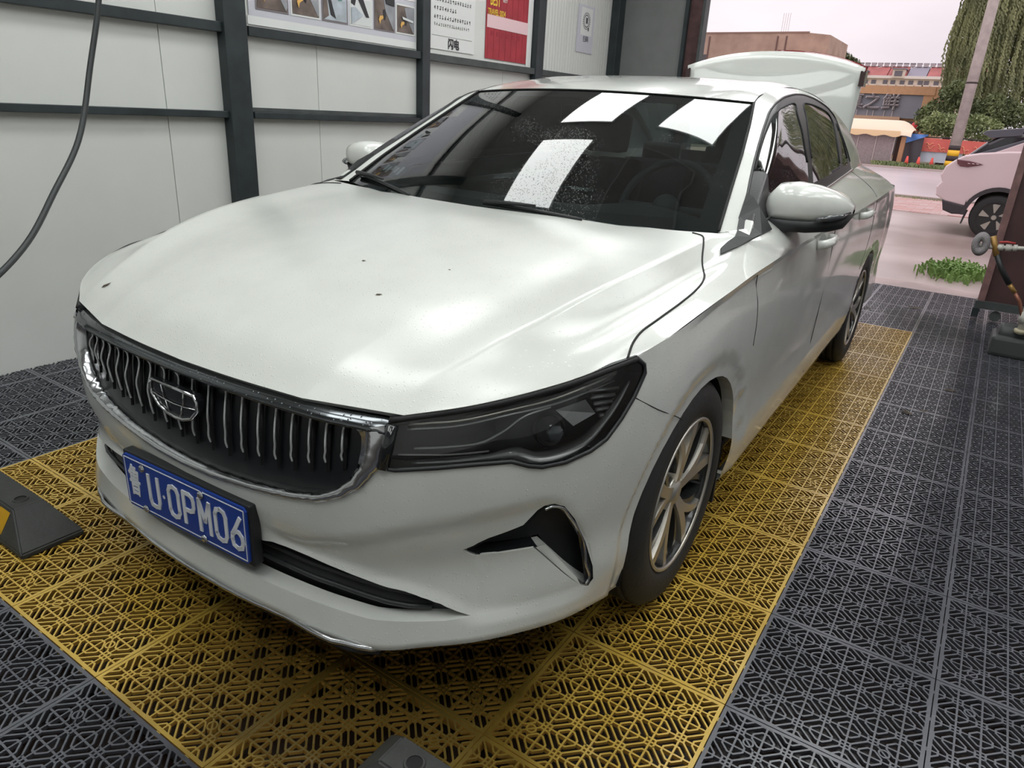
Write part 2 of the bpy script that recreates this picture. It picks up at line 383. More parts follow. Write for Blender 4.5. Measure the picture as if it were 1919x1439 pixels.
def carve(bm, loop, d, filt=None):
    """cut the mesh along a closed 3-D loop projected along d; returns the faces inside"""
    d, u, v = basis(d); poly = [(Vector(p).dot(u), Vector(p).dot(v)) for p in loop]
    lo = (min(p[0] for p in poly), min(p[1] for p in poly)); hi = (max(p[0] for p in poly), max(p[1] for p in poly))
    def bb(f):
        q = [(w_.co.dot(u), w_.co.dot(v)) for w_ in f.verts]
        return min(a for a, _ in q), max(a for a, _ in q), min(b for _, b in q), max(b for _, b in q)
    n = len(poly)
    cand = [f for f in bm.faces if filt is None or filt(f.calc_center_median())]
    cand = [(f, bb(f)) for f in cand]; cand = [f for f, b in cand if b[1] >= lo[0] and b[0] <= hi[0] and b[3] >= lo[1] and b[2] <= hi[1]]
    live = set(cand)
    for i in range(n):
        a, b = poly[i], poly[(i+1) % n]
        dx, dy = b[0]-a[0], b[1]-a[1]
        if math.hypot(dx, dy) < 1e-6: continue
        x0, x1, y0, y1 = min(a[0], b[0])-1e-4, max(a[0], b[0])+1e-4, min(a[1], b[1])-1e-4, max(a[1], b[1])+1e-4
        sel = []
        for f in live:
            q = bb(f)
            if q[1] >= x0 and q[0] <= x1 and q[3] >= y0 and q[2] <= y1: sel.append(f)
        if not sel: continue
        no = (u*(-dy)+v*dx).normalized(); co = u*a[0]+v*a[1]
        g = set(sel); 
        for f in sel: g.update(f.edges); g.update(f.verts)
        before = set(bm.faces)
        r = bmesh.ops.bisect_plane(bm, geom=list(g), dist=1e-6, plane_co=co, plane_no=no)
        live = {f for f in live if f.is_valid} | {f for f in r['geom'] if isinstance(f, bmesh.types.BMFace)}
        live |= set(bm.faces)-before
    res = []
    for f in bm.faces:
        c = f.calc_center_median()
        if filt is not None and not filt(c): continue
        if inside((c.dot(u), c.dot(v)), poly): res.append(f)
    return res
def take(bm, faces, delete=True):
    nb = bmesh.new(); mp_ = {}
    for f in faces:
        vs_ = []
        for v in f.verts:
            if v.index < 0 or v not in mp_: mp_[v] = nb.verts.new(v.co)
            vs_.append(mp_[v])
        try: nb.faces.new(vs_)
        except ValueError: pass
    if delete: bmesh.ops.delete(bm, geom=list(faces), context='FACES')
    return nb
def mirrored(bm):
    nb = bm.copy()
    for v in nb.verts: v.co.x *= -1
    bmesh.ops.reverse_faces(nb, faces=nb.faces); return nb
def join(a, b):
    me = bpy.data.meshes.new('t'); b.to_mesh(me); a.from_mesh(me); bpy.data.meshes.remove(me); b.free()
    bmesh.ops.remove_doubles(a, verts=a.verts, dist=2e-4); return a
def lip(bm, vec, filt=lambda c: True, inset=None):
    """pull the open border inwards so an opening shows depth"""
    es = [e for e in bm.edges if e.is_boundary and filt((e.verts[0].co+e.verts[1].co)/2)]
    if not es: return
    r = bmesh.ops.extrude_edge_only(bm, edges=es)
    for v in r['geom']:
        if isinstance(v, bmesh.types.BMVert): v.co += Vector(vec(v.co) if callable(vec) else vec)
def both(name, bm, m, parent=car, solid=0., label=None, smooth=True):
    mb = mirrored(bm); a = part(name, bm, m, parent, smooth=smooth, solid=solid, label=label); b = part(name, mb, m, parent, smooth=smooth, solid=solid, label=label); return a, b
def circ(cy, cz, r, n=40): return [(0.9, cy+r*math.cos(2*PI*k/n), cz+r*math.sin(2*PI*k/n)) for k in range(n)]
XA = (1, 0, 0); YA = (0, 1, 0); ZA = (0, 0, 1); HD = (-.62, .78, 0)
# ---- body side / front wrap
A = grid_bm(dense_A()); bmesh.ops.recalc_face_normals(A, faces=A.faces)
def orient(bm):
    s = sum((f.normal.x*(f.calc_center_median().x) + f.normal.y*(f.calc_center_median().y-2.5))*f.calc_area() + f.normal.z*.3*f.calc_area() for f in bm.faces)
    if s < 0: bmesh.ops.reverse_faces(bm, faces=bm.faces)
orient(A)
for cy, rad in ((1.12, .345), (3.77, .345)):
    lp = [p for p in circ(cy, .30, rad)]; lp = [(x, y, z) for x, y, z in lp]
    fs = carve(A, lp, XA, lambda c: c.x > .55)
    bmesh.ops.delete(A, geom=fs, context='FACES')
    bl = [(.9, cy-rad*.985, -.2), (.9, cy+rad*.985, -.2), (.9, cy+rad*.985, .30), (.9, cy-rad*.985, .30)]
    fs = carve(A, bl, XA, lambda c: c.x > .55); bmesh.ops.delete(A, geom=fs, context='FACES')
# headlamp
HL = [(.562,.330,.745),(.556,.322,.70),(.552,.318,.660),(.546,.311,.612),(.575,.323,.613),(.64,.355,.624),(.70,.395,.635),(.75,.446,.639),(.772,.472,.627),(.789,.496,.621),(.815,.540,.622),
      (.839,.595,.633),(.852,.636,.648),(.862,.677,.683),(.868,.714,.720),(.870,.746,.762),(.867,.748,.780),(.860,.732,.797),(.850,.71,.83),(.80,.60,.86),(.70,.45,.83)]
fs = carve(A, HL, HD, lambda c: c.x > .5 and c.y < .85 and c.z > .55); lens = take(A, fs)
# leftover slivers in front of the hood edge beside the grille
GR = [(-.02,.3,.463),(.10,.3,.465),(.22,.3,.478),(.34,.3,.494),(.42,.3,.510),(.47,.3,.532),(.515,.3,.566),(.544,.3,.606),(.556,.3,.66),(.560,.3,.72),(.56,.3,.76),(-.02,.3,.76)]
fs = carve(A, GR, YA, lambda c: c.y < .5); bmesh.ops.delete(A, geom=fs, context='FACES')
IN = [(-.02,.3,.345),(.30,.3,.345),(.40,.3,.336),(.50,.3,.338),(.585,.3,.330),(.650,.3,.310),(.702,.3,.287),(.66,.3,.275),(.60,.3,.268),(.52,.3,.258),(.40,.3,.256),(-.02,.3,.256)]
IN2 = [(-.02,.3,.345),(.235,.3,.345),(.262,.3,.352),(.36,.3,.350),(.45,.3,.345),(.585,.3,.331),(.650,.3,.311),(.702,.3,.288),(.66,.3,.277),(.60,.3,.268),(.52,.3,.258),(.40,.3,.256),(-.02,.3,.252)]
fs = carve(A, IN2, YA, lambda c: c.y < .6); bmesh.ops.delete(A, geom=fs, context='FACES')
FG = [(.684,.393,.435),(.701,.411,.420),(.728,.438,.422),(.78,.504,.425),(.815,.56,.355),(.843,.617,.294),(.848,.638,.285),(.852,.652,.301),(.851,.645,.336),(.840,.620,.405),(.829,.579,.479),(.818,.550,.518),
      (.807,.528,.529),(.796,.509,.527),(.788,.497,.519),(.770,.476,.488),(.725,.424,.464)]
FT = [(.784,.508,.424),(.795,.527,.427),(.838,.601,.322),(.842,.614,.298)]
fs = carve(A, FG, HD, lambda c: c.x > .6 and c.y < .8); fog = take(A, fs)
BF = [(.9,-1,-1),(.9,-1,2),(.9,.713,2),(.9,.713,.719),(.9,.811,.664),(.9,.978,.583),(.9,1.12,.45),(.9,1.12,-1)]
fs = carve(A, BF, XA, lambda c: c.y < 1.2); bumper = take(A, fs)
FD = [(.9,.6,-1),(.9,.6,2),(.9,1.30,2),(.9,1.34,.93),(.9,1.385,.885),(.9,1.41,.843),(.9,1.435,.79),(.9,1.455,.70),(.9,1.46,.5),(.9,1.46,.27),(.9,1.46,-1)]
fs = carve(A, FD, XA, lambda c: c.y < 1.6); fenderA = take(A, fs)
SL = [(.9,1.2,-1),(.9,1.2,.262),(.9,1.9,.29),(.9,2.5,.308),(.9,3.2,.33),(.9,3.6,.33),(.9,3.6,-1)]
fs = carve(A, SL, XA, lambda c: 1.3 < c.y < 3.7); sill = take(A, fs)
D1 = [(.9,1.2,-1),(.9,1.2,2),(.9,2.46,2),(.9,2.44,.9),(.9,2.42,.6),(.9,2.42,-1)]
fs = carve(A, D1, XA, lambda c: 1.2 < c.y < 2.8); door1 = take(A, fs)
D2 = [(.9,2.3,-1),(.9,2.3,2),(.9,3.52,2),(.9,3.50,.95),(.9,3.45,.75),(.9,3.37,.60),(.9,3.30,.45),(.9,3.28,-1)]
fs = carve(A, D2, XA, lambda c: 2.3 < c.y < 3.7); door2 = take(A, fs)
RB = [(.9,3.9,-1),(.9,3.9,.60),(.9,4.2,.62),(.9,4.45,.66),(.9,5.2,.66),(.9,5.2,-1)]
fs = carve(A, RB, XA, lambda c: c.y > 3.9); rbump = take(A, fs)
quarterA = A
# ---- shoulder, bonnet
S = grid_bm(dense_S()); orient(S); T = grid_bm(dense_T()); orient(T)
for f in list(T.faces)[:1]:
    pass
if sum(f.normal.z for f in T.faces) < 0: bmesh.ops.reverse_faces(T, faces=T.faces)
if sum(f.normal.x for f in S.faces) < 0: bmesh.ops.reverse_faces(S, faces=S.faces)
HOOD = [(-.1,-1,.8),(.850,-1,.8),(.850,.70,.8),(.837,.75,.8),(.833,.79,.8),(.838,.865,.8),(.8455,1.0,.8),(.845,1.07,.8),(.839,1.132,.8),(.823,1.188,.8),(.794,1.243,.8),(.763,1.325,.8),(.735,1.385,.8),(.70,1.41,.8),(.697,3,.8),(-.1,3,.8)]
fs = carve(T, HOOD, ZA); hood = take(T, fs)
fenderT = T
fs = carve(S, D1, XA); dS1 = take(S, fs); fs = carve(S, D2, XA); dS2 = take(S, fs)
# side-window outlines drawn on the glasshouse surface itself (row, column of its dense grid)
DGG = dense_G()
def gpt(u, v):
    u = min(max(u, 0), DGG.shape[0]-1.0001); v = min(max(v, 0), DGG.shape[1]-1.0001); i, j = int(u), int(v); a, b = u-i, v-j
    return DGG[i, j]*(1-a)*(1-b)+DGG[i+1, j]*a*(1-b)+DGG[i, j+1]*(1-a)*b+DGG[i+1, j+1]*a*b
def gmap(bm):
    for v in bm.verts: v.co = Vector(gpt(v.co.x, v.co.y))
    bm.normal_update()
    if sum(f.normal.x for f in bm.faces) < 0: bmesh.ops.reverse_faces(bm, faces=bm.faces)
    return bm
G = grid_bm(np.array([[(i, j, 0) for j in range(DGG.shape[1])] for i in range(DGG.shape[0])], float))
DLO = [(1.85,49),(2.25,42),(3.05,5.11),(5.47,5.19),(8.01,5.27),(10.75,4.86),(14.05,4.46),(17.64,4.38),(21.16,4.59),(24.78,5.14),(28.99,6.4),(32.72,8.03),(37.89,9.18),(42.49,9.78),(47.35,10.45),(52.05,10.6),(56.97,10.8),(59.99,11.68),(63.24,12.49),(66.94,14.4),(70.71,16.81),(72.6,20.19),(73.99,24.46),(73.94,27.69),(73.72,31.24),(74.87,35.33),(76.34,39.67),(77.6,43.34),(79.54,49)]
FGL = [(13.21,44.5),(13.21,5.25),(16.94,5.13),(19.77,5.32),(22.8,5.87),(25.48,7),(28.23,8.53),(31.35,10.88),(37.32,14.56),(41.85,16.29),(46.39,17.64),(44.97,25.55),(44.67,30.1),(44.24,34.21),(44.63,38.22),(44.43,44.5)]
RGL = [(47.91,44.5),(47.91,37.61),(48.05,34.15),(48.65,30.74),(50.67,25.89),(53.42,19.2),(57.39,19.6),(61.55,20.78),(65.27,22.03),(67.8,23.55),(69.11,25.25),(69.41,27.27),(68.24,31.35),(67.18,34.97),(66.66,38.81),(66.38,42.61),(66.38,44.5)]
QGL = [(68.58,44.5),(71.71,30.75),(72.01,27.75),(73.12,29.32),(73.27,32.1),(73.68,36.83),(74.74,41.75),(75.04,44.5)]
L3 = lambda L: [(a, b, 0.) for a, b in L]
fs = carve(G, L3(DLO), ZA); dlo = take(G, fs)
wing = []
for lp in (FGL, RGL, QGL):
    fs = carve(dlo, L3(lp), ZA); wing.append(gmap(take(dlo, fs)))
gmap(G); gmap(dlo)
# ---- parts
inn = lambda v: (-v.x*.03, .03, 0)
hoodo = join(hood, mirrored(hood))
lip(hoodo, lambda c: Vector((0, .012, -.012)) if c.y < 1.2 else Vector((0, 0, -.012)))
KT = surf_kd([(dense_T(), 1)]); KB = surf_kd([(dense_A(), 1), (dense_T()[:, -12:], 1)]); KD_ = surf_kd([(dense_A(), 1), (dense_S(), 1)]); KG = surf_kd([(dense_G(), 1)])
set_normals(part('hood', hoodo, paint_h), KT)
fb = join(bumper, mirrored(bumper))
lip(fb, lambda c: Vector((-.02*(1 if c.x > 0 else -1)*abs(c.x), .04, 0)), lambda c: c.y < .75 and c.z > .24 and not (c.z < .26 and abs(c.x) > .72))
set_normals(part('front_bumper', fb, paint), surf_kd([(dense_A(), 1)]))
fe = join(fenderA, fenderT)
lip(fe, lambda c: Vector((-.035, 0, 0)) if abs(math.hypot(c.y-1.12, c.z-.30)-.345) < .02 else Vector((0, 0, 0)), lambda c: abs(math.hypot(c.y-1.12, c.z-.30)-.345) < .02)
KF = surf_kd([(dense_A(), 1), (dense_T(), 1)])
for o in both('fender', fe, paint): set_normals(o, KF)
d1 = join(door1, dS1); d2 = join(door2, dS2); q = join(quarterA, S)
lip(q, lambda c: Vector((-.035, 0, 0)), lambda c: abs(math.hypot(c.y-3.77, c.z-.30)-.345) < .02)
lip(d2, lambda c: Vector((-.035, 0, 0)), lambda c: abs(math.hypot(c.y-3.77, c.z-.30)-.345) < .02)
DOORS = both('front_door', d1, paint) + both('rear_door', d2, paint)
for o in DOORS+both('rear_quarter_panel', q, paint)+both('side_sill', sill, paint): set_normals(o, KD_)
part('rear_bumper', join(rbump, mirrored(rbump)), paint)
for o in both('pillar_and_roof_rail', G, paint): set_normals(o, KG)
for o in both('window_frame', dlo, mat('frame_satin_black', (.035, .034, .036), rough=.38, drops=.6)): set_normals(o, KG)
for w_, nm in zip(wing, ('front_door_glass', 'rear_door_glass', 'quarter_glass')):
    for o in both(nm, w_, sideg): set_normals(o, KG)
R = grid_bm(dense_R()); Rm = grid_bm(dense_R(), mirror=True); R = join(R, Rm)
if sum(f.normal.z for f in R.faces) < 0: bmesh.ops.reverse_faces(R, faces=R.faces)
roof = part('roof', R, paint)
W_ = grid_bm(dense_W()); W_ = join(W_, mirrored(W_)); bmesh.ops.recalc_face_normals(W_, faces=W_.faces)
if sum(f.normal.z for f in W_.faces) < 0: bmesh.ops.reverse_faces(W_, faces=W_.faces)
wd = dense_W()
def wpt(i, j, s=1, off=0.):      # point on the windscreen, i up, j sideways
    ii = min(int(i), wd.shape[0]-2); jj = min(int(j), wd.shape[1]-2); a, b = i-ii, j-jj
    p = wd[ii, jj]*(1-a)*(1-b)+wd[ii+1, jj]*a*(1-b)+wd[ii, jj+1]*(1-a)*b+wd[ii+1, jj+1]*a*b
    n = np.cross(wd[ii, jj+1]-wd[ii, jj], wd[ii+1, jj]-wd[ii, jj]); n /= np.linalg.norm(n)
    p = p + n*off; return Vector((p[0]*s, p[1], p[2]))
ws = part('windscreen', W_, wsg)
NI, NJ = wd.shape[0]-1, wd.shape[1]-1
# painted black border of the windscreen
bm = bmesh.new()
for s in (1, -1):
    def strip(pa, pb):
        va = [bm.verts.new(p) for p in pa]; vb = [bm.verts.new(p) for p in pb]
        for i in range(len(va)-1): bm.faces.new((va[i], va[i+1], vb[i+1], vb[i]))
    strip([wpt(i*NI/24, NJ, s, -.004) for i in range(25)], [wpt(i*NI/24, NJ*.92, s, -.004) for i in range(25)])
    strip([wpt(NI*.999, j*NJ/24, s, -.004) for j in range(25)], [wpt(NI*.925, j*NJ/24, s, -.004) for j in range(25)])
    strip([wpt(0, j*NJ/24, s, -.004) for j in range(25)], [wpt(NI*.07, j*NJ/24, s, -.004) for j in range(25)])
part('frit_band', bm, mat('frit_black', (.02, .022, .024), rough=.4), ws)
for s in (1, -1):
    ptube('windscreen_moulding', [wpt(i*NI/30, NJ, s, .003) for i in range(31)], .0045, gapm, seg=6)
    rd = dense_R(); ptube('roof_ditch', [(rd[i, -1, 0]*s, rd[i, -1, 1], rd[i, -1, 2]-.0015) for i in range(rd.shape[0])], .003, gapm, seg=6)
ptube('header_seal', [wpt(NI, NJ-j*NJ/20, 1, .002) for j in range(20)]+[wpt(NI, j*NJ/20, -1, .002) for j in range(21)], .003, gapm, seg=6)
# ---- rear glass, boot
rg = []
for t in np.linspace(0, 1, 9):
    y = 3.62+(4.28-3.62)*t; zc = 1.394+(1.10-1.394)*t+.02*math.sin(PI*t); k = .572+.065*t; ze = 1.348+(1.07-1.348)*t+.03*math.sin(PI*t)
    rg.append([(k*u, y-.02*u*u+.0, zc+(ze-zc)*u**2) for u in np.linspace(-1, 1, 13)])
bm = grid_bm(np.array(rg)); part('rear_window', bm, wsg)
bm = bmesh.new()
box(bm, -.62, .62, 4.25, 4.28, .45, 1.07); box(bm, -.70, .70, 4.25, 4.75, .42, .46)
for s in (1, -1): box(bm, .62*s if s > 0 else -.76, .76 if s > 0 else -.62, 4.3, 4.6, .46, .90)
part('boot_lining', bm, dark, smooth=False)
lidg = []
for t in np.linspace(0, 1, 12):
    row = []
    for u in np.linspace(-1, 1, 25):
        hw = .52+.035*t
        ztop = 1.695-.095*abs(u)**2.3; zb = 1.10
        z = zb+(ztop-zb)*t; y = 4.60-.10*t-.05*u*u*t-.012*math.sin(PI*t)
        row.append((hw*u, y, z))
    lidg.append(row)
bm = grid_bm(np.array(lidg)); 
if sum(f.normal.y for f in bm.faces) > 0: bmesh.ops.reverse_faces(bm, faces=bm.faces)
lid = part('boot_lid', bm, paint2, solid=.012)
top = lidg[-1]
ptube('tail_light_bar', [(x+.004*np.sign(x), y+.040, z-.012) for x, y, z in top[12:]], .011, mat('red_lens', (.16, .008, .012), rough=.15, coat=1.), lid, flat=2.)
ptube('tail_light_bar', [(x, y+.045, z-.035) for x, y, z in top[:12]], .011, mat('red_lens', (.16, .008, .012)), lid, flat=2.)
for s in (1, -1):
    bm = bmesh.new(); box(bm, .535*s if s > 0 else -.565, .565 if s > 0 else -.535, 4.455, 4.53, 1.50, 1.585); part('tail_lamp', bm, mat('smoked_lens', (.03, .01, .012), rough=.2, coat=1.), lid, smooth=False)
    ptube('boot_hinge', [(.48*s, 4.2, 1.0), (.48*s, 4.33, 1.12), (.48*s, 4.40, 1.25)], .012, dark)
bm = bmesh.new(); box(bm, -.46, .46, 4.60, 4.64, 1.16, 1.50); part('boot_lid_inner', bm, dark, lid, smooth=False)
# ---- underbody, wheel housings, cabin floor
bm = bmesh.new()
box(bm, -.80, .80, 1.55, 3.30, .19, .30); box(bm, -.50, .50, .42, 4.75, .20, .34); box(bm, -.66, .66, .42, .70, .24, .60); box(bm, -.60, .60, .70, 1.38, .30, .80); box(bm, -.62, .62, 3.30, 4.70, .28, .60)
part('underbody', bm, dark, smooth=False)
for s in (1, -1):
    for cy in (1.12, 3.77):
        bm = bmesh.new(); n = 24; ra = []; rb = []
        for k in range(n+1):
            a = -.12+(PI+.24)*k/n; ra.append(bm.verts.new((.868*s, cy+.347*math.cos(a), .30+.347*math.sin(a)))); rb.append(bm.verts.new((.56*s, cy+.347*math.cos(a), .30+.347*math.sin(a))))
        for k in range(n): bm.faces.new((ra[k], ra[k+1], rb[k+1], rb[k]))
        bm.faces.new(rb)
        for q, zz in ((0, .19), (n, .21)):
            a_, b_ = ra[q], rb[q]; c_ = bm.verts.new((a_.co.x, a_.co.y, zz)); d_ = bm.verts.new((b_.co.x, b_.co.y, zz)); bm.faces.new((a_, c_, d_, b_))
        part('wheel_arch_liner', bm, dark)
for s in (1, -1):
    for cy in (1.12, 3.77):
        bm = bmesh.new(); box(bm, .62 if s > 0 else -.872, .872 if s > 0 else -.62, cy+.338, cy+.352, .125, .34); part('mud_guard', bm, blackm, smooth=False)
# ---- grille
gr = tag(empty('grille', (0, 0, 0)), None); gr.parent = car
def ysurf(X, z):     # y of the nose surface
    X = abs(X); i = np.interp(X, [p[0] for p in B_PTS[:8]], range(8)); a = int(i); f = i-a
    D = DA[min(a*8+int(f*8), DA.shape[0]-1)]
    return float(np.interp(-z, -D[:, 2], D[:, 1]))
DA = dense_A()
goutl = [(0,.463),(.10,.465),(.22,.478),(.34,.494),(.42,.510),(.47,.532),(.515,.566),(.544,.606),(.556,.66),(.560,.70)]
ginn = [(0,.478),(.10,.480),(.22,.491),(.34,.507),(.41,.522),(.452,.543),(.485,.573),(.505,.606),(.511,.645),(.508,.668),(.492,.682)]
bm = bmesh.new()   # chrome band between outline and opening
def band(outer, inner, n=60, dy0=-.004, dy1=.012):
    def res(P, n):
        P = np.array(P); L = np.r_[0, np.cumsum(np.hypot(*np.diff(P, axis=0).T))]; t = np.linspace(0, L[-1], n); return np.stack([np.interp(t, L, P[:, 0]), np.interp(t, L, P[:, 1])], 1)
    o_, i_ = res(outer, n), res(inner, n)
    for s in (1, -1):
        prev = None
        for (a, b), (c, d) in zip(o_, i_):
            m_ = ((a+c)/2, (b+d)/2)
            cur = [bm.verts.new((a*s, ysurf(a, b)+.010, b)), bm.verts.new((a*s, ysurf(a, b)+dy0, b)), bm.verts.new((m_[0]*s, ysurf(*m_)+dy0-.003, m_[1])), bm.verts.new((c*s, ysurf(c, d)+dy0+.003, d)), bm.verts.new((c*s, ysurf(c, d)+.035, d))]
            if prev:
                for k in range(4): bm.faces.new((prev[k], prev[k+1], cur[k+1], cur[k]))
            prev = cur
band(goutl, ginn); bmesh.ops.recalc_face_normals(bm, faces=bm.faces); part('chrome_surround', bm, chrome, gr)
# sloping top bar
bm = bmesh.new(); prev = None
for X in np.linspace(-.558, .558, 61):
    e = [np.interp(abs(X), [p[0] for p in E_PTS[:6]], [p[k] for p in E_PTS[:6]]) for k in range(3)]
    cur = [bm.verts.new((X, e[1]+.014, e[2]-.010)), bm.verts.new((X, e[1]+.002, e[2]-.009)), bm.verts.new((X, ysurf(X, .68)-.006+.006*(abs(X) > .54), .688)), bm.verts.new((X, ysurf(X, .68)-.006, .682)), bm.verts.new((X, ysurf(X, .68)+.03, .681))]
    if prev:
        for k in range(4): bm.faces.new((prev[k], prev[k+1], cur[k+1], cur[k]))
    prev = cur
bmesh.ops.recalc_face_normals(bm, faces=bm.faces); part('grille_top_bar', bm, chromed, gr)
# dark recess, then the wavy bright bars
bm = bmesh.new(); cols = []
for X in np.linspace(-.55, .55, 45):
    zl = np.interp(abs(X), [p[0] for p in ginn[:9]], [p[1] for p in ginn[:9]])-.012
    cols.append([(X, ysurf(X, z)+.030, z) for z in np.linspace(zl, .70, 8)])
part('grille_recess', grid_bm(np.array(cols), bm), mat('recess_black', (.010, .011, .013), rough=.3), gr)
for X in [.028,.084,.141,.192,.243,.290,.335,.378,.418,.456]:
    for s in (1, -1):
        zb = np.interp(X, [0,.1,.2,.3,.4,.456], [.535,.538,.546,.560,.580,.600]); zt = .672
        barm = mat('bar_silver', (.62, .63, .64), rough=.38, metal=.55)
        tb = [(.004, -.002, zt), (-.001, .002, zt-.008), (-.003, .004, zt-.020), (-.002, .003, (zt*.7+zb*.3)), (.002, 0, (zt+zb)/2-.005), (.001, .002, zt*.3+zb*.7), (-.003, .004, zb+.012), (-.002, .007, zb)]
        ptube('grille_bar', [((X*s+a*s), ysurf(X, z)+.014+b, z) for a, b, z in spl1(np.array(tb), 3)], .0024, barm, gr, seg=6)
        ptube('grille_fin', [((X*s+a), ysurf(X, z)+.024, z) for a, b, z in [(0, 0, zt), (.002, 0, (zt+zb)/2), (0, 0, zb-.02)]], .0045, dark, gr, seg=4)
# emblem: plain shield-shaped frame
EMX = [(-.080,.652),(.080,.652),(.086,.640),(.084,.618),(.060,.594),(.030,.584),(0,.581),(-.030,.584),(-.060,.594),(-.084,.618),(-.086,.640)]
bm = bmesh.new(); prism(bm, EMX, ysurf(0,.6)-.004, ysurf(0,.6)+.012, lambda u, v, h: (u, h, v)); em = part('emblem', bm, blackg, car, smooth=False)
def ring(pts, y, r, nm, m, par): ptube(nm, [(a, y, b) for a, b in pts]+[(pts[0][0], y, pts[0][1])], r, m, par, seg=6)
ring(EMX, ysurf(0,.6)-.006, .0042, 'emblem_frame', chrome, em)
for pts in ([(-.082,.622),(-.04,.616),(0,.614),(.04,.616),(.082,.622)], [(-.042,.650),(-.038,.632),(-.036,.616)], [(.042,.650),(.038,.632),(.036,.616)], [(-.03,.614),(-.026,.600),(-.02,.588)], [(.03,.614),(.026,.600),(.02,.588)]):
    ptube('emblem_rib', [(a, ysurf(0,.6)-.007, b) for a, b in pts], .0016, chrome, em, seg=5)
# ---- lower intake
bm = bmesh.new()
part('lower_intake', grid_bm(np.array([[(X, ysurf(X, .30)+.045, z) for z in np.linspace(.235, .365, 4)] for X in np.linspace(-.72, .72, 41)]), bm), blackm)
for z in (.285, .315): ptube('intake_slat', [(X, ysurf(X, z)+.034, z) for X in np.linspace(-.62, .62, 31)], .006, mat('intake_slat', (.03, .032, .034), rough=.35), seg=6)
ptube('lip_chrome_strip', [(X, ysurf(X, .19)-.010+.01*abs(X), .187+.004*abs(X)) for X in np.linspace(-.56, .56, 41)], .005, chrome, seg=6, flat=1.5)
ptube('lip_lower_strip', [(X, ysurf(X, .19)+.004, .172+.006*abs(X)) for X in np.linspace(-.54, .54, 41)], .008, blackm, seg=6)
# ---- plate
pl_ = empty('license_plate', (0, 0, 0)); pl_.parent = car; pl_['label'] = 'blue registration plate with white characters'
PR = Matrix.Translation((.008, .226-CARY, .366)) @ Euler((.0, 0, .041)).to_matrix().to_4x4()
def plobj(nm, bm, m, lab=None):
    bmesh.ops.transform(bm, matrix=PR, verts=bm.verts); return from_bm(nm, bm, m, pl_, label=lab)
bm = bmesh.new(); box(bm, -.225, .228, .004, .030, -.076, .076, bev=.004); plobj('plate_holder', bm, blackm)
bm = bmesh.new(); prism(bm, [(-.212,-.07),(.212,-.07),(.22,-.062),(.22,.062),(.212,.07),(-.212,.07),(-.22,.062),(-.22,-.062)], -.001, .004, lambda u, v, h: (u, h, v)); plobj('plate', bm, mat('plate_blue', (.012, .05, .30), rough=.35))
pw = mat('plate_white', (.72, .74, .78), rough=.4)
bm = bmesh.new()
for x0, x1, z0, z1 in ((-.214,.214,.0615,.0635),(-.214,.214,-.0635,-.0615),(-.2145,-.2125,-.0625,.0625),(.2125,.2145,-.0625,.0625)): box(bm, x0, x1, -.0022, 0, z0, z1)
plobj('plate_border', bm, pw)
STK = {'U': [[(0,1),(0,.2),(.12,.03),(.5,0),(.88,.03),(1,.2),(1,1)]], '0': [[(.5,1),(.15,.95),(0,.8),(0,.2),(.15,.05),(.5,0),(.85,.05),(1,.2),(1,.8),(.85,.95),(.5,1)]],
       'P': [[(0,0),(0,1),(.6,1),(.92,.93),(1,.8),(1,.62),(.9,.5),(.6,.45),(0,.45)]], 'M': [[(0,0),(0,1),(.5,.35),(1,1),(1,0)]],
       '6': [[(.85,1),(.35,.62),(.05,.42),(0,.25),(.1,.07),(.5,0),(.88,.07),(1,.25),(.95,.42),(.7,.53),(.4,.55),(.1,.42)]]}
def glyph(ch, x, w_=.045, h=.09, r=.0052, ybase=-.045):
    bm = bmesh.new()
    for st in STK[ch]:
        P = [Vector((x+a*(w_-2*r)+r-w_/2, 0, ybase+r+b*(h-2*r))) for a, b in st]
        for a, b in zip(P, P[1:]):
            d = (b-a).normalized(); n = Vector((d.z, 0, -d.x))*r; a2, b2 = a-d*r*.6, b+d*r*.6
            q = [a2+n, b2+n, b2-n, a2-n]; f0 = [bm.verts.new((p.x, -.0034, p.z)) for p in q]; f1 = [bm.verts.new((p.x, -.0005, p.z)) for p in q]
            bm.faces.new(f0); [bm.faces.new((f0[k], f0[(k+1) % 4], f1[(k+1) % 4], f1[k])) for k in range(4)]
    bmesh.ops.recalc_face_normals(bm, faces=bm.faces); plobj('plate_character', bm, pw)
for ch, x in (('U', -.105), ('0', -.030), ('P', .025), ('M', .080), ('0', .135), ('6', .188)): glyph(ch, x)
bm = bmesh.new(); bmesh.ops.create_circle(bm, cap_ends=True, segments=12, radius=.005, matrix=Matrix.Translation((-.067, -.003, 0)) @ Euler((PI/2, 0, 0)).to_matrix().to_4x4()); plobj('plate_dot', bm, pw)
lu = text_obj('鲁', .088, pw, pl_, 'plate_character', (0, 0, 0), (0, 0, 0), depth=.001, sx=.52, bold=.0012)
lu.data.transform(PR @ Matrix.Translation((-.180, -.002, .0)) @ Euler((PI/2, 0, 0)).to_matrix().to_4x4())
for x, z in ((-.14,.052),(.075,.056),(-.145,-.058),(.072,-.058)):
    bm = bmesh.new(); bmesh.ops.create_uvsphere(bm, u_segments=12, v_segments=6, radius=.0095, matrix=Matrix.Translation((x, -.004, z)) @ Matrix.Diagonal((1, .6, 1, 1))); o = plobj('plate_bolt', bm, chrome)
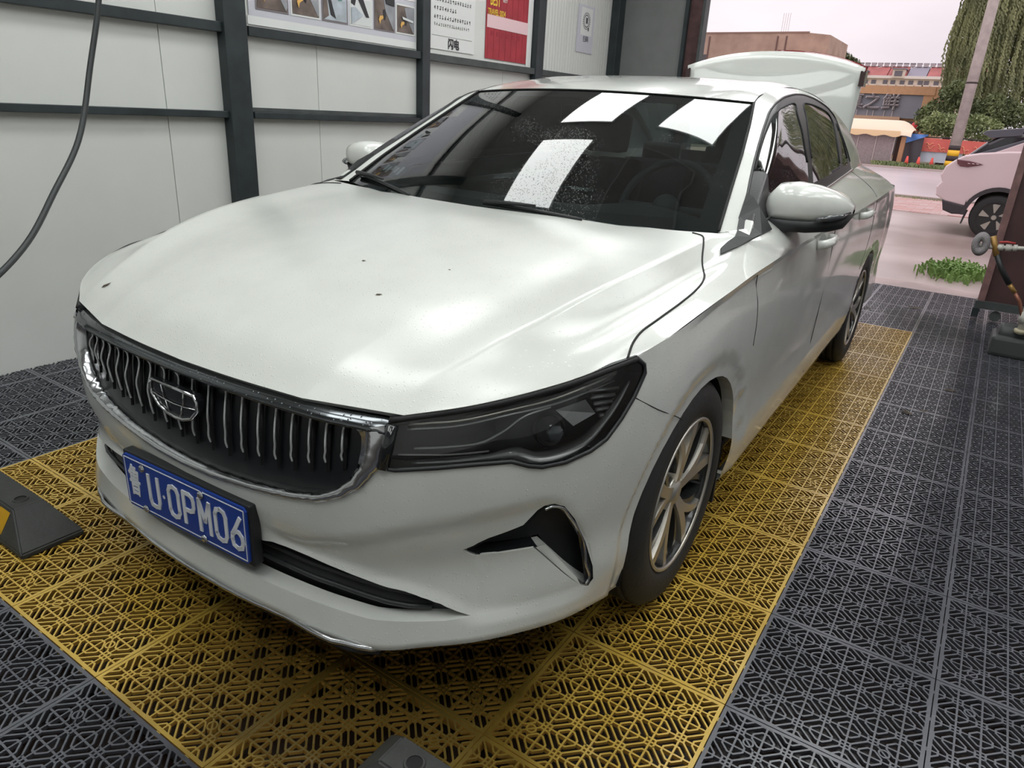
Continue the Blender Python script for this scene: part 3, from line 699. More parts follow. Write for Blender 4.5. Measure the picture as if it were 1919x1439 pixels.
# ---- headlamps
def off_in(bm, dist):
    bm.normal_update()
    vn = {v: v.normal.copy() for v in bm.verts}
    for v in bm.verts: v.co -= vn[v]*dist
orient(lens)
house = lens.copy(); off_in(house, .045); wall = lens.copy()
es = [e for e in wall.edges if e.is_boundary]
wb = bmesh.new()
wall.normal_update()
for e in es:
    a, b = e.verts; p = [a.co, b.co, b.co-b.normal*.046, a.co-a.normal*.046]
    wb.faces.new([wb.verts.new(x) for x in p])
wall.free()
LB = []
for (a, b) in (both('headlamp', house, mat('lamp_housing', (.035, .038, .042), rough=.3)),): LB = [a, b]
wm = mirrored(wb); part('lamp_rim', wb, blackm, LB[0]); part('lamp_rim', wm, blackm, LB[1])
DAp = dense_A()
def onA(X, z, off=0.):
    """point on the front wrap with a given X and height, shifted along its normal"""
    best = None
    sub = DAp[:104]
    d = (sub[..., 0]-X)**2 + (sub[..., 2]-z)**2
    i, j = np.unravel_index(np.argmin(d), d.shape); i = min(max(i, 1), sub.shape[0]-2); j = min(max(j, 1), sub.shape[1]-2)
    p = sub[i, j]; du = sub[i+1, j]-sub[i-1, j]; dv = sub[i, j+1]-sub[i, j-1]
    M_ = np.array([[du[0], dv[0]], [du[2], dv[2]]]); ab = np.linalg.solve(M_, np.array([X-p[0], z-p[2]])) if abs(np.linalg.det(M_)) > 1e-12 else np.zeros(2)
    ab = np.clip(ab, -1, 1); q_ = p+du*ab[0]+dv*ab[1]; n = np.cross(du, dv); n /= np.linalg.norm(n)
    if n @ np.array([q_[0], q_[1]-2.5, 0]) < 0: n = -n
    return q_+n*off
def lamp_strip(nm, pts, r, m, off, flat=1., rr=None):
    P = spl1(np.array(pts), 6); Q = [onA(x, z, off) for x, z in P]
    R0 = list(np.interp(np.linspace(0, 1, len(Q)), np.linspace(0, 1, len(rr)), rr)) if rr else None
    for s, par in ((1, LB[0]), (-1, LB[1])): ptube(nm, [(q_[0]*s, q_[1], q_[2]) for q_ in Q], r, m, par, seg=6, rr=R0, flat=flat)
lamp_strip('chrome_blade', [(.60,.625),(.66,.634),(.72,.645),(.76,.650),(.785,.636),(.81,.637),(.835,.650),(.85,.680),(.860,.72),(.864,.75)], .006, lampsil, -.012, rr=[.003,.004,.006,.012,.014,.014,.012,.009,.007,.003])
lamp_strip('chrome_line', [(.60,.655),(.66,.664),(.71,.676),(.735,.695),(.76,.722),(.79,.735)], .0028, lampsil, -.012)
lamp_strip('upper_line', [(.585,.700),(.66,.712),(.74,.735),(.80,.752),(.85,.775)], .003, silver, -.012)
lamp_strip('upper_line', [(.585,.690),(.66,.703),(.74,.727),(.80,.742),(.85,.762)], .0022, lampsil, -.010)
lamp_strip('lower_line', [(.575,.640),(.66,.648),(.72,.657)], .002, lampsil, -.012)
for s, par in ((1, LB[0]), (-1, LB[1])):
    c = onA(.80, .685, -.030); bm = bmesh.new(); bmesh.ops.create_uvsphere(bm, u_segments=20, v_segments=12, radius=.034)
    for v in bm.verts: v.co = Vector((c[0]*s, c[1], c[2]))+v.co
    part('projector_lens', bm, mat('projector', (.03, .035, .04), rough=.05, coat=1.), par)
    for k in range(5):
        a = onA(.832+.004*k, .752-.0145*k, -.018); b = onA(.858-.001*k, .742-.0125*k, -.018)
        ptube('reflector_rib', [(a[0]*s, a[1], a[2]), (b[0]*s, b[1], b[2])], .0045, lampsil, par, seg=5)
    a = [onA(x, z, -.020) for x, z in ((.80,.725),(.832,.735),(.845,.70),(.825,.685))]
    bm = bmesh.new(); bm.faces.new([bm.verts.new((q_[0]*s, q_[1], q_[2])) for q_ in a]); part('reflector', bm, lampsil, par, smooth=False)
lm = mirrored(lens); part('lamp_lens', lens, lensg, LB[0]); part('lamp_lens', lm, lensg, LB[1])
# black seal round the lamp
HLs = [tuple(onA(p[0], min(p[2], .80), .001)) for p in HL[2:18]]
for s, par in ((1, LB[0]), (-1, LB[1])): ptube('lamp_seal', [(x*s, y, z) for x, y, z in HLs], .0048, blackm, par, seg=6)
for s, par in ((1, LB[0]), (-1, LB[1])):
    E2 = spl1(np.array([p for p in E_PTS[4:11]]), 5); ptube('lamp_top_seal', [(x*s, y-.002, z-.008) for x, y, z in E2], .0065, gapm, par, seg=6)
    E3 = [tuple(onA(x, z, .0)) for x, z in ((.553,.700),(.550,.66),(.545,.615))]
    if s > 0: ptube('lamp_inner_end', [(x*s+.010*s, y, z) for x, y, z in E3], .012, blackg, par, seg=6)
# ---- fog surround
orient(fog); fog.normal_update(); fs = carve(fog, FT, HD); tri = take(fog, fs)
fbk = fog.copy(); off_in(fbk, .035); fo = both('air_curtain', fbk, blackm)
FGp = [onA(p[0], p[2], .0) for p in FG]
def ribbon(pts, depth, s):
    bm = bmesh.new(); P = [np.array(p) for p in pts]; P2 = []
    for p in P:
        n = onA(p[0], p[2], 1.)-onA(p[0], p[2], 0.); P2.append(p-n*depth)
    n_ = len(P)
    for k in range(n_):
        a, b, c, d = P[k], P[(k+1) % n_], P2[(k+1) % n_], P2[k]
        bm.faces.new([bm.verts.new((x[0]*s, x[1], x[2])) for x in (a, b, c, d)])
    return bm
for s, par in ((1, fo[0]), (-1, fo[1])):
    part('curtain_wall', ribbon(FGp, .036, s), blackg, par)
    arc = [(.792,.516),(.800,.5195),(.810,.515),(.820,.49),(.832,.42),(.841,.35),(.846,.298),(.843,.290)]
    Q = [onA(x, z, -.002) for x, z in spl1(np.array(arc), 5)]; ptube('chrome_arc', [(q_[0]*s, q_[1], q_[2]) for q_ in Q], .0038, chrome, par, seg=6)
    # outer black cheek in front of the slot
    chk = [(.788,.519),(.796,.527),(.807,.529),(.818,.518),(.829,.479),(.840,.405),(.851,.336),(.852,.301),(.848,.285),(.843,.296),(.838,.35),(.829,.42),(.817,.49),(.808,.512),(.798,.517)]
    bm = bmesh.new(); vs_ = [bm.verts.new((q_[0]*s, q_[1], q_[2])) for q_ in [onA(x, z, -.003) for x, z in chk]]
    n_ = len(vs_); h_ = 8
    for a in range(7):
        i0, i1 = a, a+1; j0, j1 = n_-1-a, n_-2-a
        if j1 > i1: bm.faces.new((vs_[i0], vs_[i1], vs_[j1], vs_[j0]))
    bmesh.ops.recalc_face_normals(bm, faces=bm.faces); part('cheek', bm, blackg, par)
tm = mirrored(tri); part('white_fin', tri, paint2, fo[0]); part('white_fin', tm, paint2, fo[1])
# ---- panel gaps
def gap(pts, r=.0019, n=6, mir_=True):
    Q = spl1(np.array(pts, float), n)
    for s in ((1, -1) if mir_ else (1,)): ptube('panel_gap', [(x*s, y, z) for x, y, z in Q], r, gapm, seg=5)
def dt(X, y):       # height of the bonnet/wing top
    D = DTT; d = (D[..., 0]-X)**2+(D[..., 1]-y)**2; i, j = np.unravel_index(np.argmin(d), d.shape); i = min(max(i, 1), D.shape[0]-2); j = min(max(j, 1), D.shape[1]-2)
    p = D[i, j]; du = D[i+1, j]-D[i-1, j]; dv = D[i, j+1]-D[i, j-1]; ab = np.linalg.solve(np.array([[du[0], dv[0]], [du[1], dv[1]]]), [X-p[0], y-p[1]]); ab = np.clip(ab, -1.2, 1.2)
    return float((p+du*ab[0]+dv*ab[1])[2])
DTT = dense_T()
hp = [(p[0], p[1]) for p in HOOD[2:14]]; hp = spl1(np.array(hp), 5)
gap([(x, y, dt(x, y)+.0006) for x, y in hp], .0026, 1)
def side_x(y, z):
    D = DAp; d = (D[..., 1]-y)**2+(D[..., 2]-z)**2 + (D[..., 0] < .5)*9; i, j = np.unravel_index(np.argmin(d), d.shape); i = min(max(i, 1), D.shape[0]-2); j = min(max(j, 1), D.shape[1]-2)
    p = D[i, j]; du = D[i+1, j]-D[i-1, j]; dv = D[i, j+1]-D[i, j-1]; M_ = np.array([[du[1], dv[1]], [du[2], dv[2]]]); ab = np.clip(np.linalg.solve(M_, [y-p[1], z-p[2]]), -1, 1)
    return float((p+du*ab[0]+dv*ab[1])[0])
DSS = dense_S()
def shoulder(y, t):   # t 0 = belt, 1 = character line
    i = int(np.argmin(np.abs(DSS[:, -1, 1]-y))); r = DSS[i]; k = t*(len(r)-1); a = min(int(k), len(r)-2); p = r[a]*(1-(k-a))+r[a+1]*(k-a); return (p[0]+.0006, p[1], p[2])
def sgap(yz): gap([(side_x(y, z)+.0002, y, z) for y, z in yz], .0013, 4)
sgap([(.713,.719),(.811,.664),(.90,.622),(.973,.586)])
sgap([(1.40,.872),(1.41,.843),(1.435,.79),(1.45,.72),(1.453,.66)])
sgap([(2.44,.905),(2.43,.8),(2.42,.6),(2.42,.31)]); gap([shoulder(2.45, t) for t in (0,.3,.6,.9)], .0013, 4)
sgap([(3.50,.93),(3.45,.75),(3.37,.60)]); gap([shoulder(3.51, t) for t in (0,.3,.6,.9)], .0013, 4)
DG_ = dense_G(); DS0 = dense_S()
for s in (1, -1):
    a = DG_[0]; b = [DS0[int(round(t*10)), 0] if False else DS0[i, 0] for t, i in ((0, 0),)]
    n_ = len(a); rows = []
    lo = [np.array((.748, 1.45, .960))*(1-t)+DS0[10, 0]*t for t in np.linspace(0, 1, n_)]
    c4e = np.array(ctrl_T()[-1][4])
    rows = [[tuple(p) for p in a], [tuple(q_) for q_ in [c4e*(1-t)+DS0[10, 0]*t+np.array([0, 0, .001]) for t in np.linspace(0, 1, n_)]]]
    rr_ = [[(x*s, y, z) for x, y, z in r] for r in rows]; bm = grid_bm(np.array(rr_))
    if sum(f.normal.z for f in bm.faces) < 0: bmesh.ops.reverse_faces(bm, faces=bm.faces)
    part('pillar_foot', bm, paint)
    sm = lambda L, n=4: [tuple(gpt(*q)*np.array([s, 1, 1])+np.array([.001*s, 0, 0])) for q in spl1(np.array(L, float), n)]
    ptube('window_moulding', sm(DLO[2:-1]), .0045, mat('moulding_black', (.02, .02, .022), rough=.4), seg=6)
    for lp in (FGL, RGL, QGL): ptube('glass_seal', sm(lp[1:-1]), .0035, gapm, seg=5)
BLADE = [(0.816,1.327,0.928),(0.806,1.352,0.940),(0.807,1.395,0.950),(0.812,1.444,0.960),(0.794,1.515,0.974),(0.781,1.558,1.000),(0.772,1.603,1.028),(0.765,1.654,1.058),(0.788,1.643,1.052),(0.819,1.614,1.027),(0.865,1.618,0.968),(0.856,1.545,0.961),(0.846,1.504,0.954),(0.833,1.414,0.939)]
# ---- belt chrome
for s in (1, -1):
    ptube('belt_trim', [(belt_pt(y)[0]*s+.002*s, y, belt_pt(y)[2]+.004) for y in np.linspace(1.62, 3.58, 40)], .007, chrome, seg=6, flat=.8)
    # black triangular mirror foot at the front of the side window
    ft = BLADE
    bm = bmesh.new(); vs_ = [bm.verts.new((x*s, y, z)) for x, y, z in ft]; bmesh.ops.triangulate(bm, faces=[bm.faces.new(vs_)])
    bmesh.ops.recalc_face_normals(bm, faces=bm.faces); part('mirror_base', bm, blackm, smooth=False, solid=.008)
# ---- wheels
rimd = mat('rim_dark', (.02, .021, .022), rough=.3, coat=.4)
wheel_meshes = {}
def wheel(cy, s, spin, steer=0.):
    wp = empty('wheel', (0, 0, 0)); wp.parent = car; wp.location = ((.885-.10)*s, cy-CARY, .316); wp.rotation_euler = (spin, 0, steer)
    def put(nm, build, m, smooth=True):
        key = (nm, s)
        if key not in wheel_meshes:
            bm = build(); me = bpy.data.meshes.new(nm); bm.to_mesh(me); bm.free()
            me.polygons.foreach_set('use_smooth', [smooth]*len(me.polygons)); me.materials.append(m); wheel_meshes[key] = me
        return link(nm, wheel_meshes[key], None, wp)
    def tyre():
        bm = bmesh.new(); pr = [(.214,-.095),(.235,-.103),(.270,-.104),(.296,-.095),(.309,-.082)]
        for a in (-.06, -.022, .022, .06): pr += [(.3155, a-.012 if a > -.05 else -.074), (.3155, a-.004), (.308, a-.003), (.308, a+.003), (.3155, a+.004)]
        pr += [(.3155,.074),(.309,.084),(.296,.097),(.270,.105),(.235,.103),(.214,.095)]
        pr = [(r, h*s) for r, h in pr]; lathe(bm, pr, 72, 'x', close=True); return bm
    put('tyre', tyre, rubber)
    def barrel():
        bm = bmesh.new(); lathe(bm, [(r, h*s) for r, h in [(.213,.098),(.207,.085),(.198,.05),(.195,-.06),(.212,-.09)]], 48, 'x', close=False)
        for f in [f for f in bm.faces if len(f.verts) > 4]: bm.faces.remove(f)
        return bm
    put('rim_barrel', barrel, rimd)
    def liprim():
        bm = bmesh.new(); lathe(bm, [(r, h*s) for r, h in [(.216,.093),(.216,.099),(.212,.101),(.205,.098),(.205,.092)]], 56, 'x', close=True); return bm
    put('rim_edge', liprim, silver)
    def back():
        bm = bmesh.new(); lathe(bm, [(r, h*s) for r, h in [(.0, -.02),(.19, -.02),(.19,-.03),(.0,-.03)]], 32, 'x'); return bm
    put('brake_disc', back, mat('brake_disc', (.05, .05, .052), rough=.45, metal=.5))
    def spoke(k, m_dark):
        def f():
            bm = bmesh.new(); th0 = 2*PI*k/5
            def bandp(cl, w0, w1, h):
                n = 9; L, R_ = [], []
                for i in range(n):
                    t = i/(n-1); r, th = cl(t); w_ = w0+(w1-w0)*t
                    L.append((r, th-w_/r)); R_.append((r, th+w_/r))
                def P(r, th, dx): 
                    dish = .072+.020*math.sin(min(1, r/.2)*PI/2)
                    return (s*(dish+dx), r*math.cos(th), r*math.sin(th))
                tl = [bm.verts.new(P(r, a, h)) for r, a in L]; tr_ = [bm.verts.new(P(r, a, h)) for r, a in R_]
                bl = [bm.verts.new(P(r, a-.004/r, h-.03)) for r, a in L]; br = [bm.verts.new(P(r, a+.004/r, h-.03)) for r, a in R_]
                for i in range(n-1):
                    bm.faces.new((tl[i], tl[i+1], tr_[i+1], tr_[i])); bm.faces.new((bl[i], bl[i+1], tl[i+1], tl[i])); bm.faces.new((tr_[i], tr_[i+1], br[i+1], br[i]))
            for sg in (1, -1):
                if m_dark: bandp(lambda t: (.06+.145*t, th0+sg*(.20+.26*t+.10*t*t)+.10*t), .006, .010, -.008)
                else: bandp(lambda t: (.035+.172*t, th0+sg*(.05+.30*max(0, t-.18)**1.1)+.16*t), .0135, .0105 if sg > 0 else .016, 0.)
            bmesh.ops.recalc_face_normals(bm, faces=bm.faces); return bm
        return f
    for k in range(5):
        link('spoke', _sp(spoke(k, False), silver), None, wp)
        link('spoke', _sp(spoke(k, True), rimd), None, wp)
    def hub():
        bm = bmesh.new(); lathe(bm, [(r, h*s) for r, h in [(.0,.082),(.026,.082),(.030,.078),(.040,.076),(.052,.060)]], 24, 'x'); return bm
    put('hub_cap', hub, silver)
def _sp(f, m):
    bm = f(); me = bpy.data.meshes.new('spoke'); bm.to_mesh(me); bm.free(); me.materials.append(m); return me
wheel(1.11, 1, .25, 0.0); wheel(1.11, -1, .1, 0.0); wheel(3.77, 1, .9); wheel(3.77, -1, .4)
# ---- door mirrors
def mirror_shell(s):
    mp_ = empty('door_mirror', (0, 0, 0)); mp_.parent = car
    bm = bmesh.new(); secs = []
    # sections along X from the door outwards: (X, y front, y back, z bottom, z top)
    S_ = [(.812,1.705,1.842,.984,1.062),(.839,1.685,1.848,.981,1.092),(.886,1.679,1.851,.981,1.099),(.941,1.690,1.853,.983,1.093),(.991,1.716,1.853,.990,1.079),(1.025,1.752,1.850,1.002,1.061),(1.043,1.795,1.838,1.017,1.043)]
    n = 20; rings = []
    for X, yf, yb, zb, zt in S_:
        ring = []
        for k in range(n):
            a = 2*PI*k/n; cyy, czz = (yf+yb)/2, (zb+zt)/2
            u = math.copysign(abs(math.cos(a))**.65, math.cos(a)); v = math.copysign(abs(math.sin(a))**.75, math.sin(a))
            y = cyy-(yb-yf)/2*u
            ring.append(bm.verts.new((X*s, y, czz+(zt-zb)/2*v)))
        rings.append(ring)
    for A_, B_ in zip(rings, rings[1:]):
        for k in range(n): bm.faces.new((A_[k], A_[(k+1) % n], B_[(k+1) % n], B_[k]))
    bm.faces.new(rings[0]); bm.faces.new(rings[-1]); bmesh.ops.recalc_face_normals(bm, faces=bm.faces)
    part('mirror_shell', bm, paint2, mp_)
    # black lower half
    bm = bmesh.new(); rings = []
    for X, yf, yb, zb, zt in S_:
        h = .033 if X < 1.03 else .015
        ring = [(X*s, yf+.006, zb+.008), (X*s, (yf+yb)/2, zb+.012), (X*s, yb-.002, zb+.010), (X*s, yb-.006, zb-h+.01*(X-.81)*4), (X*s, (yf+yb)/2, zb-h+.004*(X-.81)*4), (X*s, yf+.016, zb-h*.75)]
        rings.append([bm.verts.new(p) for p in ring])
    for A_, B_ in zip(rings, rings[1:]):
        for k in range(6): bm.faces.new((A_[k], A_[(k+1) % 6], B_[(k+1) % 6], B_[k]))
    bm.faces.new(rings[0]); bm.faces.new(rings[-1]); bmesh.ops.recalc_face_normals(bm, faces=bm.faces); part('mirror_underside', bm, blackm, mp_)
    bm = bmesh.new(); box(bm, min(.79*s, .85*s), max(.79*s, .85*s), 1.715, 1.80, .945, .980, bev=.006); part('mirror_arm', bm, blackm, mp_)
    ptube('indicator', [(.963*s, 1.694, 1.001), (.997*s, 1.712, 1.007), (1.023*s, 1.742, 1.012), (1.040*s, 1.780, 1.023)], .006, mat('indicator_lens', (.05, .055, .06), rough=.1, coat=1.), mp_, seg=6, rr=[.004,.010,.007,.003])
    bm = bmesh.new(); vs_ = [bm.verts.new((x*s, 1.8545, z)) for x, z in [(.83,.994),(1.010,1.003),(1.026,1.028),(.99,1.07),(.85,1.086),(.826,1.061)]]; bm.faces.new(vs_); part('mirror_glass', bm, chrome, mp_, smooth=False)
for s in (1, -1): mirror_shell(s)
# ---- handles
for (y, z), dr in (((2.25, .868), 0), ((3.13, .895), 2)):
    for s in (1, -1):
        par = DOORS[dr] if s > 0 else DOORS[dr+1]
        x = side_x(y, z)
        ptube('door_handle', [((x+d)*s, yy, zz) for d, yy, zz in [(.002, y-.105, z-.004), (.026, y-.085, z), (.036, y-.03, z+.003), (.036, y+.04, z+.004), (.024, y+.085, z+.003), (.002, y+.10, z)]], .013, paint2, par, seg=10, flat=1.25)
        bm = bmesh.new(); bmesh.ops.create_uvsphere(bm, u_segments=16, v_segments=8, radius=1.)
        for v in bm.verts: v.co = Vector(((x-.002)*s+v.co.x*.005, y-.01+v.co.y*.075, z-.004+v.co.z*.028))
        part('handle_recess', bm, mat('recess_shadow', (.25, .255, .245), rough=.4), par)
# ---- wipers
for (i0, j0, s0), (i1, j1, s1), piv in (((.035, .05, 1), (.004, .50, 1), .0), ((.06, .97, -1), (.012, .40, -1), 1)):
    a, b = wpt(i0*NI, j0*NJ, s0, .010), wpt(i1*NI, j1*NJ, s1, .009)
    P = [a.lerp(b, t)+Vector((0, -.006*math.sin(PI*t), .004*math.sin(PI*t))) for t in np.linspace(0, 1, 12)]
    w1 = ptube('wiper', P, .0045, blackm, seg=6, flat=1.4)
    ptube('wiper_arm', [P[0]+Vector((0, -.01, .004)), P[3]+Vector((0, -.008, .012)), P[6]+Vector((0, -.004, .016))], .007, blackm, w1, seg=6, rr=[.009,.007,.004])
# cowl
ck = []
for X in np.linspace(-.75, .75, 41):
    a = abs(X); yh = np.interp(a, [0,.48,.70,.76], [1.30,1.42,1.41,1.45]); yh = np.interp(a, [0,.24,.48,.70,.76], [1.285,1.31,1.38,1.405,1.43])
    yg = np.interp(a, [0,.25,.5,.65,.745], [1.345,1.36,1.41,1.465,1.52]); ck.append([(X, yh-.02, .942-.004*a), (X, yh+.01, .930), (X, yg, .938)])
part('cowl', grid_bm(np.array(ck)), blackm)
# ---- cabin
seatm = mat('seat_fabric', (.03, .03, .034), rough=.85, var=.3, vscale=30); dashm = mat('dash_plastic', (.045, .05, .052), rough=.7)
bm = bmesh.new(); dv = []
for X in np.linspace(-.68, .68, 21):
    hp_ = .035*math.exp(-((X-.34)/.17)**2)
    dv.append([(X, 1.50, .90), (X, 1.62, .925), (X, 1.80, .935+hp_), (X, 1.93, .925+hp_), (X, 1.97, .86), (X, 1.95, .62)])
part('dashboard', grid_bm(np.array(dv)), dashm)
bm = bmesh.new(); box(bm, -.13, .11, 1.93, 1.96, .90, .99, bev=.01); part('centre_screen', bm, blackg)
bm = bmesh.new(); box(bm, -.66, .66, 1.6, 3.7, .32, .36); box(bm, -.10, .10, 1.95, 2.75, .36, .62); part('cabin_floor', bm, dark, smooth=False)
sw = empty('steering_wheel', (0, 0, 0)); sw.parent = car
def swp(a, r=.185): return (.36+r*math.cos(a), 2.06+.40*r*math.sin(a), .935+.90*r*math.sin(a))
ptube('wheel_ring', [swp(2*PI*k/32) for k in range(33)], .014, dashm, sw, seg=8)
for a in (0, PI, -PI/2): ptube('wheel_spoke', [swp(a), swp(a, .03)], .016, dashm, sw, seg=6)
bm = bmesh.new(); bmesh.ops.create_uvsphere(bm, u_segments=14, v_segments=8, radius=.055); bmesh.ops.translate(bm, verts=bm.verts, vec=(.36, 2.05, .935)); part('horn_pad', bm, dashm, sw)
def seat(x0, y0, w_=.50, row='front_seat'):
    sp = empty(row, (0, 0, 0)); sp.parent = car
    bm = bmesh.new(); box(bm, x0-w_/2, x0+w_/2, y0, y0+.50, .42, .56, bev=.04); part('seat_cushion', bm, seatm, sp)
    bm = bmesh.new(); Mx = Matrix.Translation((x0, y0+.52, .52)) @ Euler((-.30, 0, 0)).to_matrix().to_4x4(); box(bm, -w_/2+.01, w_/2-.01, -.06, .07, 0, .56, M=Mx, bev=.05); part('seat_back', bm, seatm, sp)
    bm = bmesh.new(); Mx = Matrix.Translation((x0, y0+.69, 1.08)) @ Euler((-.2, 0, 0)).to_matrix().to_4x4(); box(bm, -.13, .13, -.05, .05, 0, .19, M=Mx, bev=.04); part('headrest', bm, seatm, sp)
seat(.36, 2.22); seat(-.36, 2.22)
sp = empty('rear_seat', (0, 0, 0)); sp.parent = car
bm = bmesh.new(); box(bm, -.64, .64, 3.05, 3.55, .40, .56, bev=.04); part('seat_cushion', bm, seatm, sp)
bm = bmesh.new(); box(bm, -.64, .64, -.06, .06, 0, .55, M=Matrix.Translation((0, 3.62, .50)) @ Euler((-.35, 0, 0)).to_matrix().to_4x4(), bev=.05); part('seat_back', bm, seatm, sp)
for x in (-.4, 0, .4):
    bm = bmesh.new(); box(bm, x-.12, x+.12, 3.76, 3.84, .98, 1.12, bev=.03); part('headrest', bm, seatm, sp)
bm = bmesh.new(); box(bm, -.62, .62, 3.82, 4.25, .96, .98); part('parcel_shelf', bm, dashm, smooth=False)
bm = bmesh.new(); box(bm, -.115, .115, 2.02, 2.05, 1.225, 1.285, bev=.012); part('rear_view_mirror', bm, blackm)
bm = bmesh.new(); box(bm, -.55, .55, 2.2, 3.5, 1.335, 1.345); part('headliner', bm, mat('headliner', (.30, .30, .29), rough=.9), smooth=False)
# papers and round sticker inside the windscreen, low on the passenger side
stk = mat('sticker_ink', (.02, .022, .024), rough=.6)
def wsq(j0, j1, i0, i1, off=-.006):
    bm = bmesh.new(); bm.faces.new([bm.verts.new(wpt(i*NI, j*NJ, -1, off)) for i, j in ((i0, j0), (i0, j1), (i1, j1), (i1, j0))]); return bm
part('windscreen_sticker', wsq(.62, .86, .10, .215), stk, smooth=False)
for k in range(5): part('sticker_print', wsq(.65+.04*k, .675+.04*k, .13+.012*(k % 3), .19-.01*(k % 2), -.003), mat('print_grey', (.35, .40, .40), rough=.6), smooth=False)
P = [wpt((.268+.022*math.sin(a))*NI, (.735+.020*math.cos(a))*NJ, -1, -.004) for a in np.linspace(0, 2*PI, 17)]; ptube('round_sticker', P, .003, stk, seg=5)
# dead leaves lying on the car
leafm = mat('dead_leaf', (.06, .045, .03), rough=.8)
def leaf(x, y, z, L, rot, lab, nrm=(0, 0, 1), w_=.35, grp=None):
    bm = bmesh.new(); pts = [(-.5,0,0),(-.25,.5*w_,.06),(.1,.55*w_,.03),(.5,0,.08),(.1,-.5*w_,0),(-.25,-.45*w_,.04)]
    c = bm.verts.new((0, 0, .02)); vs_ = [bm.verts.new(p) for p in pts]
    for k in range(6): bm.faces.new((c, vs_[k], vs_[(k+1) % 6]))
    bmesh.ops.scale(bm, vec=(L, L, L), verts=bm.verts)
    o = from_bm('dead_leaf', bm, leafm); q_ = Vector((0, 0, 1)).rotation_difference(Vector(nrm)); o.rotation_mode = 'QUATERNION'; o.rotation_quaternion = q_ @ Euler((0, 0, rot)).to_quaternion()
    o.location = (x, y, z); return tag(o, lab, 'leaf', grp)
def hoodleaf(X, y, L, rot, lab): 
    z = dt(abs(X), y); e = .01; nrm = Vector((-(dt(abs(X)+e, y)-dt(abs(X)-e, y))/(2*e)*(1 if X > 0 else -1), -(dt(abs(X), y+e)-dt(abs(X), y-e))/(2*e), 1)).normalized()
    leaf(CARX+X, y, z+.0008, L, rot, lab, nrm)
hoodleaf(-.525, .397, .030, .9, 'long brown leaf stuck near the front left corner of the white bonnet')
hoodleaf(.117, .708, .014, .2, 'tiny dark leaf crumb in the middle of the white bonnet, farthest back of the crumbs')
hoodleaf(.283, .587, .017, .6, 'small curled dark leaf on the middle of the white bonnet, above the headlamp')
hoodleaf(.337, .773, .009, .0, 'smallest dark speck of leaf on the right part of the white bonnet')
# ================================================================ the wash bay
WX = -3.35
wallm = mat('white_sandwich_panel', (.66, .67, .645), rough=.42, var=.05, vscale=2.5, bump=.04, bscale=30)
steel = mat('dark_green_steel', (.030, .040, .044), rough=.42, var=.35, vscale=8)
steel_g = mat('grey_steel', (.075, .085, .085), rough=.5, var=.3, vscale=10)
seam = mat('seam_grey', (.25, .25, .24), rough=.7)
floor = empty('floor', (0, 0, 0)); floor['kind'] = 'structure'
slab = boxo('slab', WX-.1, 4.2, -3.2, 6.42, -.16, -.045, mat('wet_slab', (.022, .013, .009), rough=.25, var=.5, vscale=3), floor)
